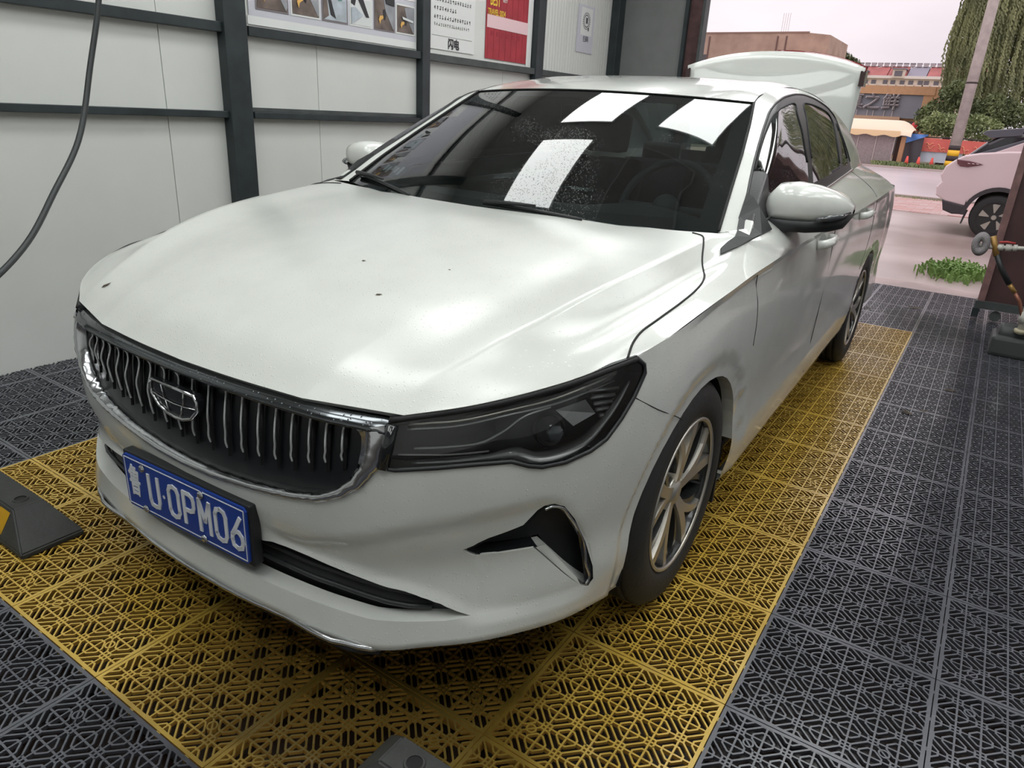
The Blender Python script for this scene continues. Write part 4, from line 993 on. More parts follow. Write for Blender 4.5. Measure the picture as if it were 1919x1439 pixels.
# --- one interlocking grid tile, 40 cm, 8 x 8 cells of 5 cm
def tile_bm():
    p = .05; N = 8; bm = bmesh.new(); cnt = [0]
    def bar(a, b, w_, top, h=.011, ca=0., cb=0.):
        cnt[0] += 1; top -= (cnt[0] % 23)*2.2e-5
        a, b = Vector(a), Vector(b); d = (b-a).normalized(); n = Vector((-d.y, d.x))*w_/2; a, b = a-d*ca, b+d*cb
        t = [bm.verts.new((q.x, q.y, top)) for q in (a-n, b-n, b+n, a+n)]; m_ = [bm.verts.new((q.x, q.y, top-h)) for q in (a-n, b-n, b+n, a+n)]
        bm.faces.new(t)
        bm.faces.new((t[0], m_[0], m_[1], t[1])); bm.faces.new((t[2], m_[2], m_[3], t[3]))
    L = p*N; e = .0012
    for i in range(N+1):
        w_ = .0042 if 0 < i < N else .0085; c = i*p if 0 < i < N else (w_/2+e if i == 0 else L-w_/2-e)
        bar((c, e), (c, L-e), w_, -.0002 if 0 < i < N else 0, h=.026 if i in (0, N) else .010)
        bar((e, c), (L-e, c), w_, -.0008 if 0 < i < N else 0, h=.026 if i in (0, N) else .010)
    s = .20; r1, r2 = .58, .445
    def clipseg(a, b):
        # keep the piece inside the tile
        t0, t1 = 0., 1.
        for k in (0, 1):
            d = b[k]-a[k]
            for lim, sg in ((.004, 1), (L-.004, -1)):
                qa, qb = sg*(a[k]-lim), sg*(b[k]-lim)
                if qa < 0 and qb < 0: return None
                if qa < 0: t0 = max(t0, qa/(qa-qb))
                elif qb < 0: t1 = min(t1, qa/(qa-qb))
        if t0 >= t1-1e-4: return None
        f = lambda t: (a[0]+(b[0]-a[0])*t, a[1]+(b[1]-a[1])*t); return f(t0), f(t1)
    for i in range(N+1):
        for j in range(N+1):
            if (i+j) % 2 == 0: continue
            cx, cy = i*p, j*p
            for D, A_, w_, top in ((1.0, 1-s, .0042, -.0004), (r1, r2, .0042, -.0003)):
                b_ = D-A_
                oc = [(A_, -b_), (A_, b_), (b_, A_), (-b_, A_), (-A_, b_), (-A_, -b_), (-b_, -A_), (b_, -A_)]
                for k in range(8):
                    diag = k % 2 == 1
                    if D == 1.0 and k in (5, 7): continue          # shared with the neighbouring ring
                    a = (cx+oc[k][0]*p, cy+oc[k][1]*p); b = (cx+oc[(k+1) % 8][0]*p, cy+oc[(k+1) % 8][1]*p)
                    r = clipseg(a, b)
                    if r: bar(r[0], r[1], w_, top, ca=.001, cb=.001, h=.007)
    for cx, cy in ((1.5, 1.5), (6.5, 1.5), (1.5, 6.5), (6.5, 6.5)):   # round bosses near the corners
        rr = .0125; n = 12;  a0 = [bm.verts.new((cx*p+rr*math.cos(2*PI*k/n), cy*p+rr*math.sin(2*PI*k/n), .0003)) for k in range(n)]; a1 = [bm.verts.new((cx*p+(rr-.004)*math.cos(2*PI*k/n), cy*p+(rr-.004)*math.sin(2*PI*k/n), .0003)) for k in range(n)]
        a2 = [bm.verts.new((v.co.x, v.co.y, -.012)) for v in a1]; a3 = [bm.verts.new((v.co.x, v.co.y, -.012)) for v in a0]
        for k in range(n):
            q = (k+1) % n; bm.faces.new((a0[k], a0[q], a1[q], a1[k])); bm.faces.new((a1[k], a1[q], a2[q], a2[k])); bm.faces.new((a0[q], a0[k], a3[k], a3[q]))
    for k in (1, 3, 5, 7):     # coupling tabs on two sides
        box(bm, L-.001, L+.010, k*p-.006, k*p+.006, -.010, -.0016); box(bm, k*p-.006, k*p+.006, -.010, .001, -.010, -.0016)
    for v in bm.verts: v.co.x -= L/2; v.co.y -= L/2
    return bm
def tile_mat(name, col, c2):
    m = mat(name, col, rough=.30, var=.3, vscale=5, col2=c2, spec=.9, detail=6)
    n = m.node_tree; b = n.nodes['Principled BSDF']; t = n.nodes.new('ShaderNodeTexCoord'); gm = n.nodes.new('ShaderNodeNewGeometry')
    z = n.nodes.new('ShaderNodeTexNoise'); z.inputs['Scale'].default_value = 1.1; z.inputs['Detail'].default_value = 3
    r = n.nodes.new('ShaderNodeMapRange'); r.inputs['From Min'].default_value = .4; r.inputs['From Max'].default_value = .6; r.inputs['To Min'].default_value = .12; r.inputs['To Max'].default_value = .32
    n.links.new(gm.outputs['Position'], z.inputs[0]); n.links.new(z.outputs[0], r.inputs[0]); n.links.new(r.outputs[0], b.inputs['Roughness'])
    # patch of wet black grime round the wheel stops, with bumper shade painted in
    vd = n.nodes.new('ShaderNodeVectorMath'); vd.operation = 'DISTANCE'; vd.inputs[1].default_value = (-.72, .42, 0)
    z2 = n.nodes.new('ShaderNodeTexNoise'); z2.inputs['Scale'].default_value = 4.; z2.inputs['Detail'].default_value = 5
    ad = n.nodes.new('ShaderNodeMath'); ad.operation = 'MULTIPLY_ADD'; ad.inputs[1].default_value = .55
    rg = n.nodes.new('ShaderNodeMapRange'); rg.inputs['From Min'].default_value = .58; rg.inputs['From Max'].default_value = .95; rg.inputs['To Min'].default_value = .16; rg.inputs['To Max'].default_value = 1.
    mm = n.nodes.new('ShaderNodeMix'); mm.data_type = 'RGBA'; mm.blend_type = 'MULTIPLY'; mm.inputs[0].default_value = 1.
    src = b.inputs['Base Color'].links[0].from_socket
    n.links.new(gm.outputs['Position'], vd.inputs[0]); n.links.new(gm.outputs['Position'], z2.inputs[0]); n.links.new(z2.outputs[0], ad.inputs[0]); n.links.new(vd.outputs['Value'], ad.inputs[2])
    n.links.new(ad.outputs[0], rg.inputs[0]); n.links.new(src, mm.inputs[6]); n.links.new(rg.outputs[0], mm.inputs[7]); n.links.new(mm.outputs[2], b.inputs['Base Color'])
    for nd in n.nodes:
        if nd.type == 'TEX_NOISE' and abs(nd.inputs['Scale'].default_value-5) < .01: n.links.new(gm.outputs['Position'], nd.inputs[0])
    return m
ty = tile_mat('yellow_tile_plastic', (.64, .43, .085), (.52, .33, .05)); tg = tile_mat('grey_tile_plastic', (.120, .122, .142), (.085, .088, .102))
def tmesh(nm, m, cut=None, rot=0):
    bm = tile_bm()
    if cut is not None:
        bmesh.ops.bisect_plane(bm, geom=bm.faces[:]+bm.edges[:]+bm.verts[:], plane_co=(cut, 0, 0), plane_no=(1, 0, 0), clear_inner=True)
    bm.normal_update()
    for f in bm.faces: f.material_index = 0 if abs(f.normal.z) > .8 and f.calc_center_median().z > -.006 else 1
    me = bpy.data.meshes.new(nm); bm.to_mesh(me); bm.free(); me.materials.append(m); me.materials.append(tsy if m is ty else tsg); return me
tsy = mat('shaded_yellow_rib_side', (.34, .19, .035), rough=.4); tsg = mat('shaded_grey_rib_side', (.06, .06, .07), rough=.35)  # darker copies of the tile plastic: slot shade painted onto the rib sides
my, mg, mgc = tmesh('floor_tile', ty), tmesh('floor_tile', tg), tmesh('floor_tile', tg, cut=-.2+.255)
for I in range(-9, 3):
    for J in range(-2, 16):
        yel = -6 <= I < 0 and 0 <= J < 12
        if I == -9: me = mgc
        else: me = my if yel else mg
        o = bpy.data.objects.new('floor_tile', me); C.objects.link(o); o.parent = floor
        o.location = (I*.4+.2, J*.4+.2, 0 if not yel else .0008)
# --- left wall
wl = empty('wall_left', (WX, 1, 0)); wl['kind'] = 'structure'
def wp(nm, x0, x1, y0, y1, z0, z1, m, bev=0.): return boxo(nm, x0-WX, x1-WX, y0-1, y1-1, z0, z1, m, wl, bev)
ys = [-3.36, -2.34, -1.33, -.34, .66, 1.66, 2.66, 3.64, 4.63, 5.62, 6.60]
for a, b in zip(ys, ys[1:]): wp('wall_panel', WX-.08, WX, a+.0018, b-.0018, -.05, 3.3, wallm, .0015)
wp('panel_backing', WX-.10, WX-.081, -3.3, 6.6, -.05, 3.3, seam)
def beam(y0, y1, z, h=.045, x=WX, d=.05, m=steel): wp('steel_rail', x+.001, x+d, y0, y1, z-h/2, z+h/2, m, .003)
def col(y0, y1, d=.10, z1=3.3, m=steel): wp('steel_column', WX+.001, WX+d, y0, y1, -.045, z1, m, .006)
col(1.985, 2.125, .07); col(3.56, 3.645, .06); col(5.04, 5.16, .06); col(6.47, 6.60, .09); col(-.1, .06, .13); col(-1.9, -1.74, .13)
for z in (1.15, 1.575, 2.1, 2.6):
    for a, b in ((-3.3, -1.9), (-1.74, -.1), (.06, 1.985), (2.15, 3.56), (3.645, 5.04), (5.16, 6.47)):
        if z == 2.1 and a > 1: continue
        beam(a, b, z, .034 if z < 1.3 else .048, m=steel if a < 3.6 else steel_g)
wp('steel_angle', WX+.001, WX+.012, 2.16, 3.55, 1.168, 1.19, steel_g)
# fine ribbing of the right part of the wall is the panel profile
for k in range(26):
    y = 5.20+.048*k; wp('panel_rib', WX+.0005, WX+.0035, y, y+.010, -.04, 3.29, wallm)
# --- posters on the left wall
white = mat('paper_white', (.72, .73, .72), rough=.4); lil = mat('poster_lilac', (.56, .56, .62), rough=.35); ink = mat('ink_grey', (.10, .10, .11), rough=.6)
PX = WX+.004
def fx(nm, y0, y1, z0, z1, m, par, d=.0, th=.003): return boxo(nm, PX+d, PX+d+th, y0, y1, z0, z1, m, par)
po = empty('poster', (PX, 2.86, 1.62), 'lilac poster with a row of framed car washing photos, left of the grid column', 'poster')
def under(par):   # keep world placing under a moved empty
    return -Vector(par.location)
def fxp(nm, y0, y1, z0, z1, m, par, d=0., th=.003):
    bm = bmesh.new(); box(bm, PX+d, PX+d+th, y0, y1, z0, z1); bmesh.ops.translate(bm, verts=bm.verts, vec=under(par)); return from_bm(nm, bm, m, par)
fxp('poster_sheet', 2.19, 3.545, 1.655, 2.45, lil, po); fxp('poster_margin', 2.18, 3.55, 1.612, 1.655, white, po)
fr = mat('frame_mauve', (.20, .17, .18), rough=.5); pbr = mat('photo_brown', (.19, .145, .125), rough=.4, var=.5, vscale=12); pcar = mat('photo_car_grey', (.33, .34, .37), rough=.4, var=.3, vscale=9); pwarm = mat('photo_flame', (.72, .42, .12), rough=.5); pblue = mat('photo_pale_blue', (.52, .58, .64), rough=.4, var=.3, vscale=14)
pdk = mat('photo_dark', (.03, .03, .034), rough=.5); skyw = mat('photo_white', (.66, .68, .68), rough=.5)
def fpoly(nm, pts, m, par, d):
    bm = bmesh.new(); prism(bm, pts, PX+d, PX+d+.0015, lambda u, v, h: (h, u, v)); bmesh.ops.translate(bm, verts=bm.verts, vec=under(par)); return from_bm(nm, bm, m, par)
for k, (a, b, z0, z1, kind) in enumerate(((2.235,2.43,1.690,1.94,0),(2.445,2.635,1.690,1.94,1),(2.648,2.83,1.690,1.94,2),(2.845,3.015,1.690,1.94,3),(3.03,3.20,1.690,1.90,4),(3.21,3.375,1.690,1.87,5))):
    a += (a-2.235)*.14; b += (b-2.235)*.14
    frm = fxp('photo_frame', a, b, z0, z1, fr if k in (0, 2, 4) else white, po, .003)
    def q(nm, y0, y1, u0, u1, m, d=.0064): 
        W0, H0 = b-a-.02, z1-z0-.02; o = fxp(nm, a+.01+W0*y0, a+.01+W0*y1, z0+.01+H0*u0, z0+.01+H0*u1, m, po, d, .0015); return o
    def pg(nm, pts, m, d=.0082):
        W0, H0 = b-a-.02, z1-z0-.02; return fpoly(nm, [(a+.01+W0*u, z0+.01+H0*v) for u, v in pts], m, po, d)
    if kind in (0, 1, 4, 5):
        q('photo', 0, 1, 0, 1, pbr); pg('photo_wall', [(0,.45),(.4,.55),(.4,1),(0,1)], skyw if kind == 1 else pbr); pg('photo_car', [(.42,.95),(.55,.55),(.95,.02),(1,.1),(1,1)], pcar); pg('photo_tyre', [(.40,.60),(.50,.62),(.56,.42),(.50,.28),(.42,.36)], pdk, .0100)
        pg('photo_spray', [(.16,.28),(.22,.40),(.38,.42),(.40,.34),(.26,.26),(.22,.14)], pwarm, .0118)
        if kind == 5: pg('photo_jet', [(.25,.60),(.9,.50),(.9,.42),(.3,.50)], skyw, .0136)
        if kind == 4: pg('photo_trees', [(.55,.80),(1,.76),(1,.98),(.5,1)], pdk, .0136)
    elif kind == 2:
        q('photo', 0, 1, 0, 1, pblue); pg('photo_tyre', [(.16,.62),(.26,.66),(.40,.30),(.52,.05),(.30,.12)], pdk); pg('photo_bumper', [(0,.0),(.22,.1),(.15,.55),(0,.6)], pbr); pg('photo_hand', [(.62,.60),(.78,.62),(.8,.50),(.64,.48)], mat('photo_teal', (.10, .24, .22)), .0100)
    else:
        q('photo', 0, 1, 0, 1, skyw); pg('photo_person', [(.0,.5),(.02,.95),(.22,1),(.28,.7),(.18,.45)], pdk); pg('photo_window', [(.30,.85),(.45,.85),(.88,.22),(.72,.22),(.36,.6)], pdk, .0100); pg('photo_foam', [(0,0),(.55,.25),(.2,.42),(0,.4)], pblue, .0118)
def glyphs(par, y0, y1, z, size, seed, m=None, d=.0045):
    """a line of small printed characters"""
    rnd = random.Random(seed); bm = bmesh.new(); y = y0
    while y < y1:
        w_ = size*.8
        for _ in range(3):
            u = rnd.uniform(0, .8); box(bm, PX+d, PX+d+.0006, y+w_*u*.1, y+w_*(.6+.35*rnd.random()), z+size*(u-.0), z+size*(u+.12))
        u = rnd.uniform(.2, .7); box(bm, PX+d, PX+d+.0006, y+w_*u, y+w_*(u+.16), z, z+size)
        y += size*1.12
    bmesh.ops.translate(bm, verts=bm.verts, vec=under(par)); return from_bm('text_line', bm, m or ink, par)
fxp('caption_card', 3.335, 3.535, 1.90, 2.05, white, po, .003)
for k in range(2): glyphs(po, 3.345, 3.50, 1.965-.045*k, .026, 50+k)
def wtext(s, size, m, par, y, z, nm='printed_text', sx=1., d=.006, bold=0.):
    o = text_obj(s, size, m, par, nm, (0, 0, 0), (0, 0, 0), depth=.0006, sx=sx, bold=bold)
    o.data.transform(Matrix.Translation(Vector((PX+d, y, z))+under(par)) @ Euler((PI/2, 0, PI/2)).to_matrix().to_4x4()); return o
nb = empty('notice_board', (PX, 4.0, 1.62), 'white rules notice with lines of printed text, between the two slim columns', 'notice')
fxp('board_sheet', 3.69, 4.22, 1.635, 2.5, white, nb); fxp('board_line', 3.72, 4.19, 1.722, 1.7255, seam, nb, .003, .001)
for k in range(11):
    glyphs(nb, 3.74, 4.15 if k % 2 == 0 else 3.98, 1.83+.056*k, .026, 80+k)
glyphs(nb, 3.74, 4.15, 1.785, .022, 70, seam)
wtext('闪电', .075, pdk, nb, 3.965, 1.675, sx=.9, bold=.002)
rb = empty('red_banner', (PX, 4.67, 1.62), 'red banner with yellow lettering, right of the white notice', 'banner')
fxp('banner_sheet', 4.365, 4.955, 1.625, 2.5, mat('banner_red', (.40, .032, .045), rough=.45, var=.25, vscale=8), rb)
for k in range(7): fxp('banner_fold', 4.39+.082*k, 4.396+.082*k, 1.63, 2.5, mat('banner_dark_red', (.30, .02, .035)), rb, .003, .001)
yel_i = mat('banner_yellow', (.80, .55, .06), rough=.5)
wtext('BEST', .105, yel_i, rb, 4.475, 2.035, sx=.62, bold=.002); wtext('TRAVEL·2024', .058, yel_i, rb, 4.50, 1.955, sx=.72, bold=.001); wtext('BEST', .03, white, rb, 4.61, 2.05)
pk = fxp('pink_patch', 4.375, 4.955, 1.845, 1.935, mat('pink_paper', (.78, .55, .58), rough=.6), rb, .004)
for k in range(6): fxp('faint_letter', 4.43+.075*k, 4.47+.075*k, 1.79, 1.825, mat('banner_dark_red', (.30, .02, .035)), rb, .003, .001)
for y0, y1 in ((3.652, 3.688), (4.225, 4.355), (4.965, 5.035)): pass
fxp('banner_border', 4.957, 5.03, 1.605, 2.5, white, rb)
ps = empty('paper_sign', (PX, 5.95, 1.8), 'small white paper sign with a round print, far end of the left wall', 'sign')
fxp('paper_sheet', 5.80, 6.12, 1.80, 2.20, lil, ps); fxp('paper_print', 5.86, 6.08, 1.95, 2.18, white, ps, .003, .001)
wtext('扫码', .055, ink, ps, 5.97, 1.915)
bm = bmesh.new()
rnd = random.Random(3)
for k in range(46):
    a = 2*PI*k/23; r = .05+.018*(k % 2); y, z = 5.965+r*math.cos(a), 2.07+r*math.sin(a); box(bm, PX+.005, PX+.0056, y-.005, y+.005, z-.005, z+.006)
box(bm, PX+.005, PX+.0056, 5.95, 5.99, 2.05, 2.10); box(bm, PX+.005, PX+.0056, 6.0, 6.02, 1.99, 2.02); bmesh.ops.translate(bm, verts=bm.verts, vec=under(ps)); from_bm('round_print', bm, ink, ps)
# --- far end: sheet beside the opening and its rusty jamb
we = empty('wall_back', (-3.3, 6.6, 0)); we['kind'] = 'structure'
greyp = mat('grey_panel', (.20, .205, .205), rough=.5, var=.1)
rust = mat('rusty_brown_steel', (.095, .050, .048), rough=.5, var=.5, vscale=9, col2=(.05, .022, .022))
def we_(nm, x0, x1, y0, y1, z0, z1, m): return boxo(nm, x0+3.3, x1+3.3, y0-6.6, y1-6.6, z0, z1, m, we)
we_('wall_panel', -3.35, -2.62, 6.602, 6.65, -.05, 3.3, greyp)
we_('door_jamb', -2.62, -2.585, 6.56, 6.68, -.05, 3.3, steel); we_('door_jamb', -2.583, -2.46, 6.60, 6.70, -.05, 3.3, rust); we_('door_jamb', -2.458, -2.43, 6.58, 6.69, -.05, 3.3, steel_g)
we_('lintel', -3.35, 4.2, 6.58, 6.70, 3.12, 3.36, steel)
# --- ceiling with its light panels
ceil = boxo('ceiling', WX-.1, 4.2, -3.3, 6.6, 3.30, 3.38, mat('ceiling_panel', (.50, .51, .50), rough=.6)); ceil['kind'] = 'structure'
wr = boxo('wall_right', 4.1, 4.2, -3.3, 6.6, -.05, 3.3, mat('wall_right_panel', (.70, .71, .70), rough=.5)); wr['kind'] = 'structure'
wf = boxo('wall_front', WX-.1, 4.2, -3.4, -3.3, -.05, 3.38, mat('wall_front_panel', (.72, .73, .71), rough=.5)); wf['kind'] = 'structure'
led = mat('led_panel', (.96, .99, .97), emit=LED_STRENGTH); led_off = mat('led_panel_off', (.42, .40, .40), rough=.5)
XL = (-2.14, -1.02, .12, 1.3); YL = (-1.05, .60, 2.12, 3.66, 5.1)  # first y row is added fill light for the car's front
for i, x in enumerate(XL):
    for j, y in enumerate(YL):
        off = (i == 1 and j == 2)
        if j == 4 and i > 1: continue
        t = empty('ceiling_light', (x, y, 3.24), ('unlit flat ceiling panel among the lit ones, over the middle of the car' if off else 'flat white ceiling light panel hung under the bay ceiling'), 'light', 'ceiling light panels')
        if off: del t['group']
        bm = bmesh.new(); box(bm, -.30, .30, -.56, .56, -.004, 0); from_bm('diffuser', bm, led_off if off else led, t)
        bm = bmesh.new(); box(bm, -.315, .315, -.575, .575, .001, .03); from_bm('frame', bm, white, t)
        bm = bmesh.new(); box(bm, -.01, .01, -.01, .01, .03, .06); from_bm('hanger', bm, steel_g, t)
# --- hose hanging at the left
hp_ = [(-2.05, .72, 1.95), (-2.0, .66, 1.48), (-1.98, .60, 1.31), (-1.93, .51, 1.11), (-1.86, .39, .98), (-1.80, .28, .87), (-1.74, .15, .79), (-1.69, .0, .73), (-1.64, -.25, .68), (-1.6, -.55, .70), (-1.58, -.9, .85)]
hp_ = [(-2.05, .76, 3.29), (-2.05, .74, 2.6)] + hp_
h = tubeo('water_hose', spl1(np.array(hp_), 8), .0078, mat('hose_black', (.018, .022, .023), rough=.38), None, seg=10); tag(h, 'black rubber hose hanging in a curve in front of the left wall', 'hose')
# --- rubber wheel stops
def wheel_stop(x0, x1, y0, y1, lab, seed):
    t = empty('wheel_stop', ((x0+x1)/2, (y0+y1)/2, 0), lab, 'wheel stop', None)
    L, W0, H = (x1-x0)/2, (y1-y0)/2, .098
    rub = mat('stop_rubber', (.045, .046, .044), rough=.6, bump=.15, bscale=60, var=.3, vscale=12)
    bm = bmesh.new(); V = [bm.verts.new(p) for p in [(-L,-W0,0),(L,-W0,0),(L,W0,0),(-L,W0,0),(-L,-W0,.018),(L,-W0,.018),(L,W0,.018),(-L,W0,.018),(-L+.07,-W0+.045,H),(L-.12,-W0+.045,H),(L-.12,W0-.045,H),(-L+.07,W0-.045,H)]]
    for q in ((0,3,2,1),(0,1,5,4),(1,2,6,5),(2,3,7,6),(3,0,4,7),(4,5,9,8),(5,6,10,9),(6,7,11,10),(7,4,8,11),(8,9,10,11)): bm.faces.new([V[k] for k in q])
    bmesh.ops.bevel(bm, geom=bm.edges[:], offset=.004, segments=2, affect='EDGES'); from_bm('rubber_body', bm, rub, t)
    for x in (-L+.13, L-.165):
        bm = bmesh.new(); bmesh.ops.create_cone(bm, cap_ends=True, segments=20, radius1=.016, radius2=.016, depth=.004, matrix=Matrix.Translation((x, 0, H-.0005))); from_bm('bolt_hole', bm, mat('hole_black', (.004, .004, .004), rough=.5), t)
        bm = bmesh.new(); lathe(bm, [(.016, H), (.016, H+.0035), (.020, H+.0035), (.022, H)], 20, 'z', (x, 0, 0)); from_bm('hole_rim', bm, rub, t)
    # reflective sticker on the front slope
    a = Vector((0, -W0, .018)); b = Vector((0, -W0+.045, H)); n = Vector((0, -(H-.018), .045)).normalized()
    for cx in ((-.02,) if seed else (.095,)):
        q = [Vector((cx+u, 0, 0))+a.lerp(b, v)+n*.0012 for u, v in ((-.035, .15), (.025, .15), (.030, .88), (-.030, .88))]
        bm = bmesh.new(); bm.faces.new([bm.verts.new(p) for p in q]); bmesh.ops.solidify(bm, geom=bm.faces[:], thickness=.001); from_bm('yellow_reflector', bm, mat('reflector_yellow', (.85, .50, .02), rough=.35), t)
    return t
wheel_stop(-2.285, -1.785, .105, .275, 'black rubber wheel stop with a yellow reflector, at the left edge of the yellow tiles', 0)
wheel_stop(-.545, -.045, .115, .275, 'black rubber wheel stop half hidden in the dark under the front of the car', 1)
# --- debris on the tiles
for x, y, L, r_, lab in ((.287, 3.631, .05, .3, 'dark round leaf scrap on the grey tiles beside the middle of the car'), (.138, 3.117, .055, -.6, 'dark twig-like leaf scrap on the grey tiles, nearest of the scraps'), (.20, 3.20, .035, .4, 'small dark scrap just behind the nearest scrap on the grey tiles'),
                     (-.062, 5.589, .09, .3, 'dark leaf on the grey tiles near the open end, right-hand one'), (-.353, 5.298, .06, -.3, 'dark leaf on the grey tiles near the open end, beside the rear wheel')):
    leaf(x, y, .004, L*1.25, r_, lab)
# --- brown steel gate leaf at the right edge of the opening
gt = empty('steel_gate', (.35, 5.6, 0), 'brown steel gate leaf standing on a caster at the right of the opening', 'gate')
def gto(nm, x0, x1, y0, y1, z0, z1, m=rust): return boxo(nm, x0-.35, x1-.35, y0-5.6, y1-5.6, z0, z1, m, gt)
gto('sheet', .36, 1.6, 5.60, 5.606, .14, 2.6, mat('brown_sheet', (.085, .042, .042), rough=.45, var=.4, vscale=3)); gto('stile', .315, .36, 5.575, 5.635, .085, 2.64, mat('stile_edge', (.24, .13, .125), rough=.5, var=.4, vscale=12))
gto('bottom_rail', .305, 1.6, 5.56, 5.64, .085, .14, steel_g); gto('top_rail', .315, 1.6, 5.58, 5.63, 2.6, 2.64)
gto('bracket', .30, .345, 5.55, 5.65, .02, .085, steel)
bm = bmesh.new(); lathe(bm, [(.0,-.012),(.036,-.012),(.038,0),(.036,.012),(.0,.012)], 18, 'y', (.10, -.01, .040)); from_bm('caster', bm, steel_g, gt)
gto('jamb', .345, .37, 6.50, 6.60, -.04, 3.1, rust)
# ================================================================ outside
conc = mat('wet_concrete', (.50, .42, .40), rough=.30, var=.40, vscale=.55, col2=(.28, .22, .20), bump=.1, bscale=12)
def flat(nm, x0, x1, y0, y1, z, m, kind='structure', th=.12):
    o = boxo(nm, x0, x1, y0, y1, z-th, z, m); o['kind'] = kind; return o
flat('yard_ground', -14, 12, 6.75, 14.1, -.05, conc); flat('threshold_kerb', -3.3, 4.2, 6.42, 6.74, -.005, mat('kerb_concrete', (.46, .36, .34), rough=.5, var=.3, vscale=3))
pv = flat('brick_pavement', -14, 12, 14.1, 17.4, -.065, mat('joint_sand', (.30, .22, .20), rough=.8))
flat('street_kerb', -14, 12, 17.4, 17.6, -.0, mat('kerb_grey', (.40, .34, .32), rough=.7))
flat('road', -60, 40, 17.6, 31.9, -.055, mat('wet_asphalt', (.56, .50, .52), rough=.32, var=.15, vscale=.25))
flat('far_kerb', -60, 40, 31.9, 32.15, .02, mat('kerb_far', (.45, .38, .35), rough=.8))
flat('ground', -150, 150, 32.15, 260, -.0, mat('verge_soil', (.22, .20, .13), rough=.9, var=.4, vscale=.6))
flat('ground_side', -150, -14, -60, 17.6, -.07, mat('side_soil', (.28, .25, .22), rough=.9)); flat('ground_side', 12, 150, -60, 17.6, -.07, mat('side_soil', (.28, .25, .22)))
pm = [mat('paver_pink', (.50, .30, .27), rough=.55, var=.2, vscale=3), mat('paver_grey_pink', (.52, .38, .36), rough=.55, var=.2, vscale=3)]
bms = []
for m in pm:
    bm = bmesh.new(); box(bm, -.148, .148, -.073, .073, 0, .028, bev=.004); me = bpy.data.meshes.new('paver'); bm.to_mesh(me); bm.free(); me.materials.append(m); bms.append(me)
for j in range(21):
    for i in range(13):
        o = bpy.data.objects.new('paver', random.choice(bms)); C.objects.link(o); o.parent = pv; o.location = (-2.9+.30*i+.15*(j % 2), 14.2+.152*j, -.069+random.uniform(-.002, .003))
# leaf helpers
def leaf_cloud(name, ells, n, size, m, parent, seed=0, up=.3):
    rnd = np.random.default_rng(seed); V, F = [], []
    per = n//len(ells)
    for (cx, cy, cz, rx, ry, rz) in ells:
        for k in range(per):
            d = rnd.normal(size=3); d /= np.linalg.norm(d); r = rnd.uniform(.55, 1.02)**.6
            p = np.array([cx, cy, cz])+d*np.array([rx, ry, rz])*r*(1+.12*np.sin(5*d[0]+3*d[2]))
            a = rnd.normal(size=3); a /= np.linalg.norm(a); b = np.cross(a, rnd.normal(size=3)); b /= np.linalg.norm(b); s = size*rnd.uniform(.6, 1.3); i = len(V)
            V += [p-a*s, p+b*s*.38, p+a*s, p-b*s*.38]; F.append((i, i+1, i+2, i+3))
    me = bpy.data.meshes.new(name); me.from_pydata([tuple(v) for v in V], [], F); me.update(); o = link(name, me, m, parent); o['kind'] = 'stuff'; return o
gr1 = mat('leaf_green', (.16, .20, .08), rough=.6, var=.5, vscale=1.5, col2=(.06, .085, .04)); gr2 = mat('leaf_light_green', (.30, .36, .16), rough=.6, var=.5, vscale=2., col2=(.14, .19, .08)); gr3 = mat('willow_green', (.26, .28, .13), rough=.6, var=.5, vscale=1.2, col2=(.13, .15, .07)); bark = mat('bark', (.10, .07, .05), rough=.9, var=.4, vscale=8)
gg = mat('grass_green', (.22, .36, .10), rough=.6, var=.4, vscale=6, col2=(.14, .24, .06))
# willow
wt = empty('willow_tree', (1.6, 42.5, 0), 'large weeping willow hanging down behind the concrete pole, upper right', 'tree')
tubeo('trunk', [(0, 0, 0), (.1, .1, 2.5), (-.1, .2, 5), (.2, .3, 8)], .3, bark, wt, rr=[.35, .3, .25, .12])
for a, b in (((-.1, .2, 5), (-2.0, -.6, 7.6)), ((.1, .1, 4.2), (2.4, .2, 7.4)), ((0, .2, 6), (-.9, 1.2, 9.2)), ((0, .1, 5), (.6, -1.6, 7.5))): tubeo('branch', [a, tuple((Vector(a)+Vector(b))/2+Vector((0, 0, .4))), b], .1, bark, wt, rr=[.14, .1, .05])
rnd = np.random.default_rng(5); V, F = [], []
for k in range(1500):
    ang = rnd.uniform(0, 2*PI); R0 = 4.9*math.sqrt(rnd.uniform(.02, 1)); x, y = R0*math.cos(ang), R0*.5*math.sin(ang)
    top = 11.0-.14*R0*R0+rnd.uniform(-.8, .6); L_ = rnd.uniform(4.0, 9.0); bot = max(1.3+rnd.uniform(0, 1.4)+.16*max(0, -x-1.5)**2, top-L_)
    n = 44; dx, dy = rnd.normal(0, .10, 2); vx = -.5-rnd.uniform(0, .5)
    for j in range(n):
        t = j/n; z = top-(top-bot)*t; px = x+dx*t+.10*math.sin(4*t+k)+ vx*.35*math.sin(t*PI)*.5; py = y+dy*t
        s = .17*rnd.uniform(.7, 1.3); a = rnd.uniform(-.5, .5); i = len(V)
        ex, ez = math.sin(a)*s, -math.cos(a)*s; wx = .034
        V += [(px-wx, py, z), (px+ex/2+wx, py+.02, z+ez/2), (px+ex, py, z+ez), (px+ex/2-wx*1.4, py-.01, z+ez/2)]; F.append((i, i+1, i+2, i+3))
me = bpy.data.meshes.new('hanging_foliage'); me.from_pydata(V, [], F); me.update(); o = link('hanging_foliage', me, gr3, wt); o['kind'] = 'stuff'
b1 = empty('leafy_tree', (-2.2, 37.5, 0), 'dark green leafy tree beside the ochre shop, left of the concrete pole', 'tree')
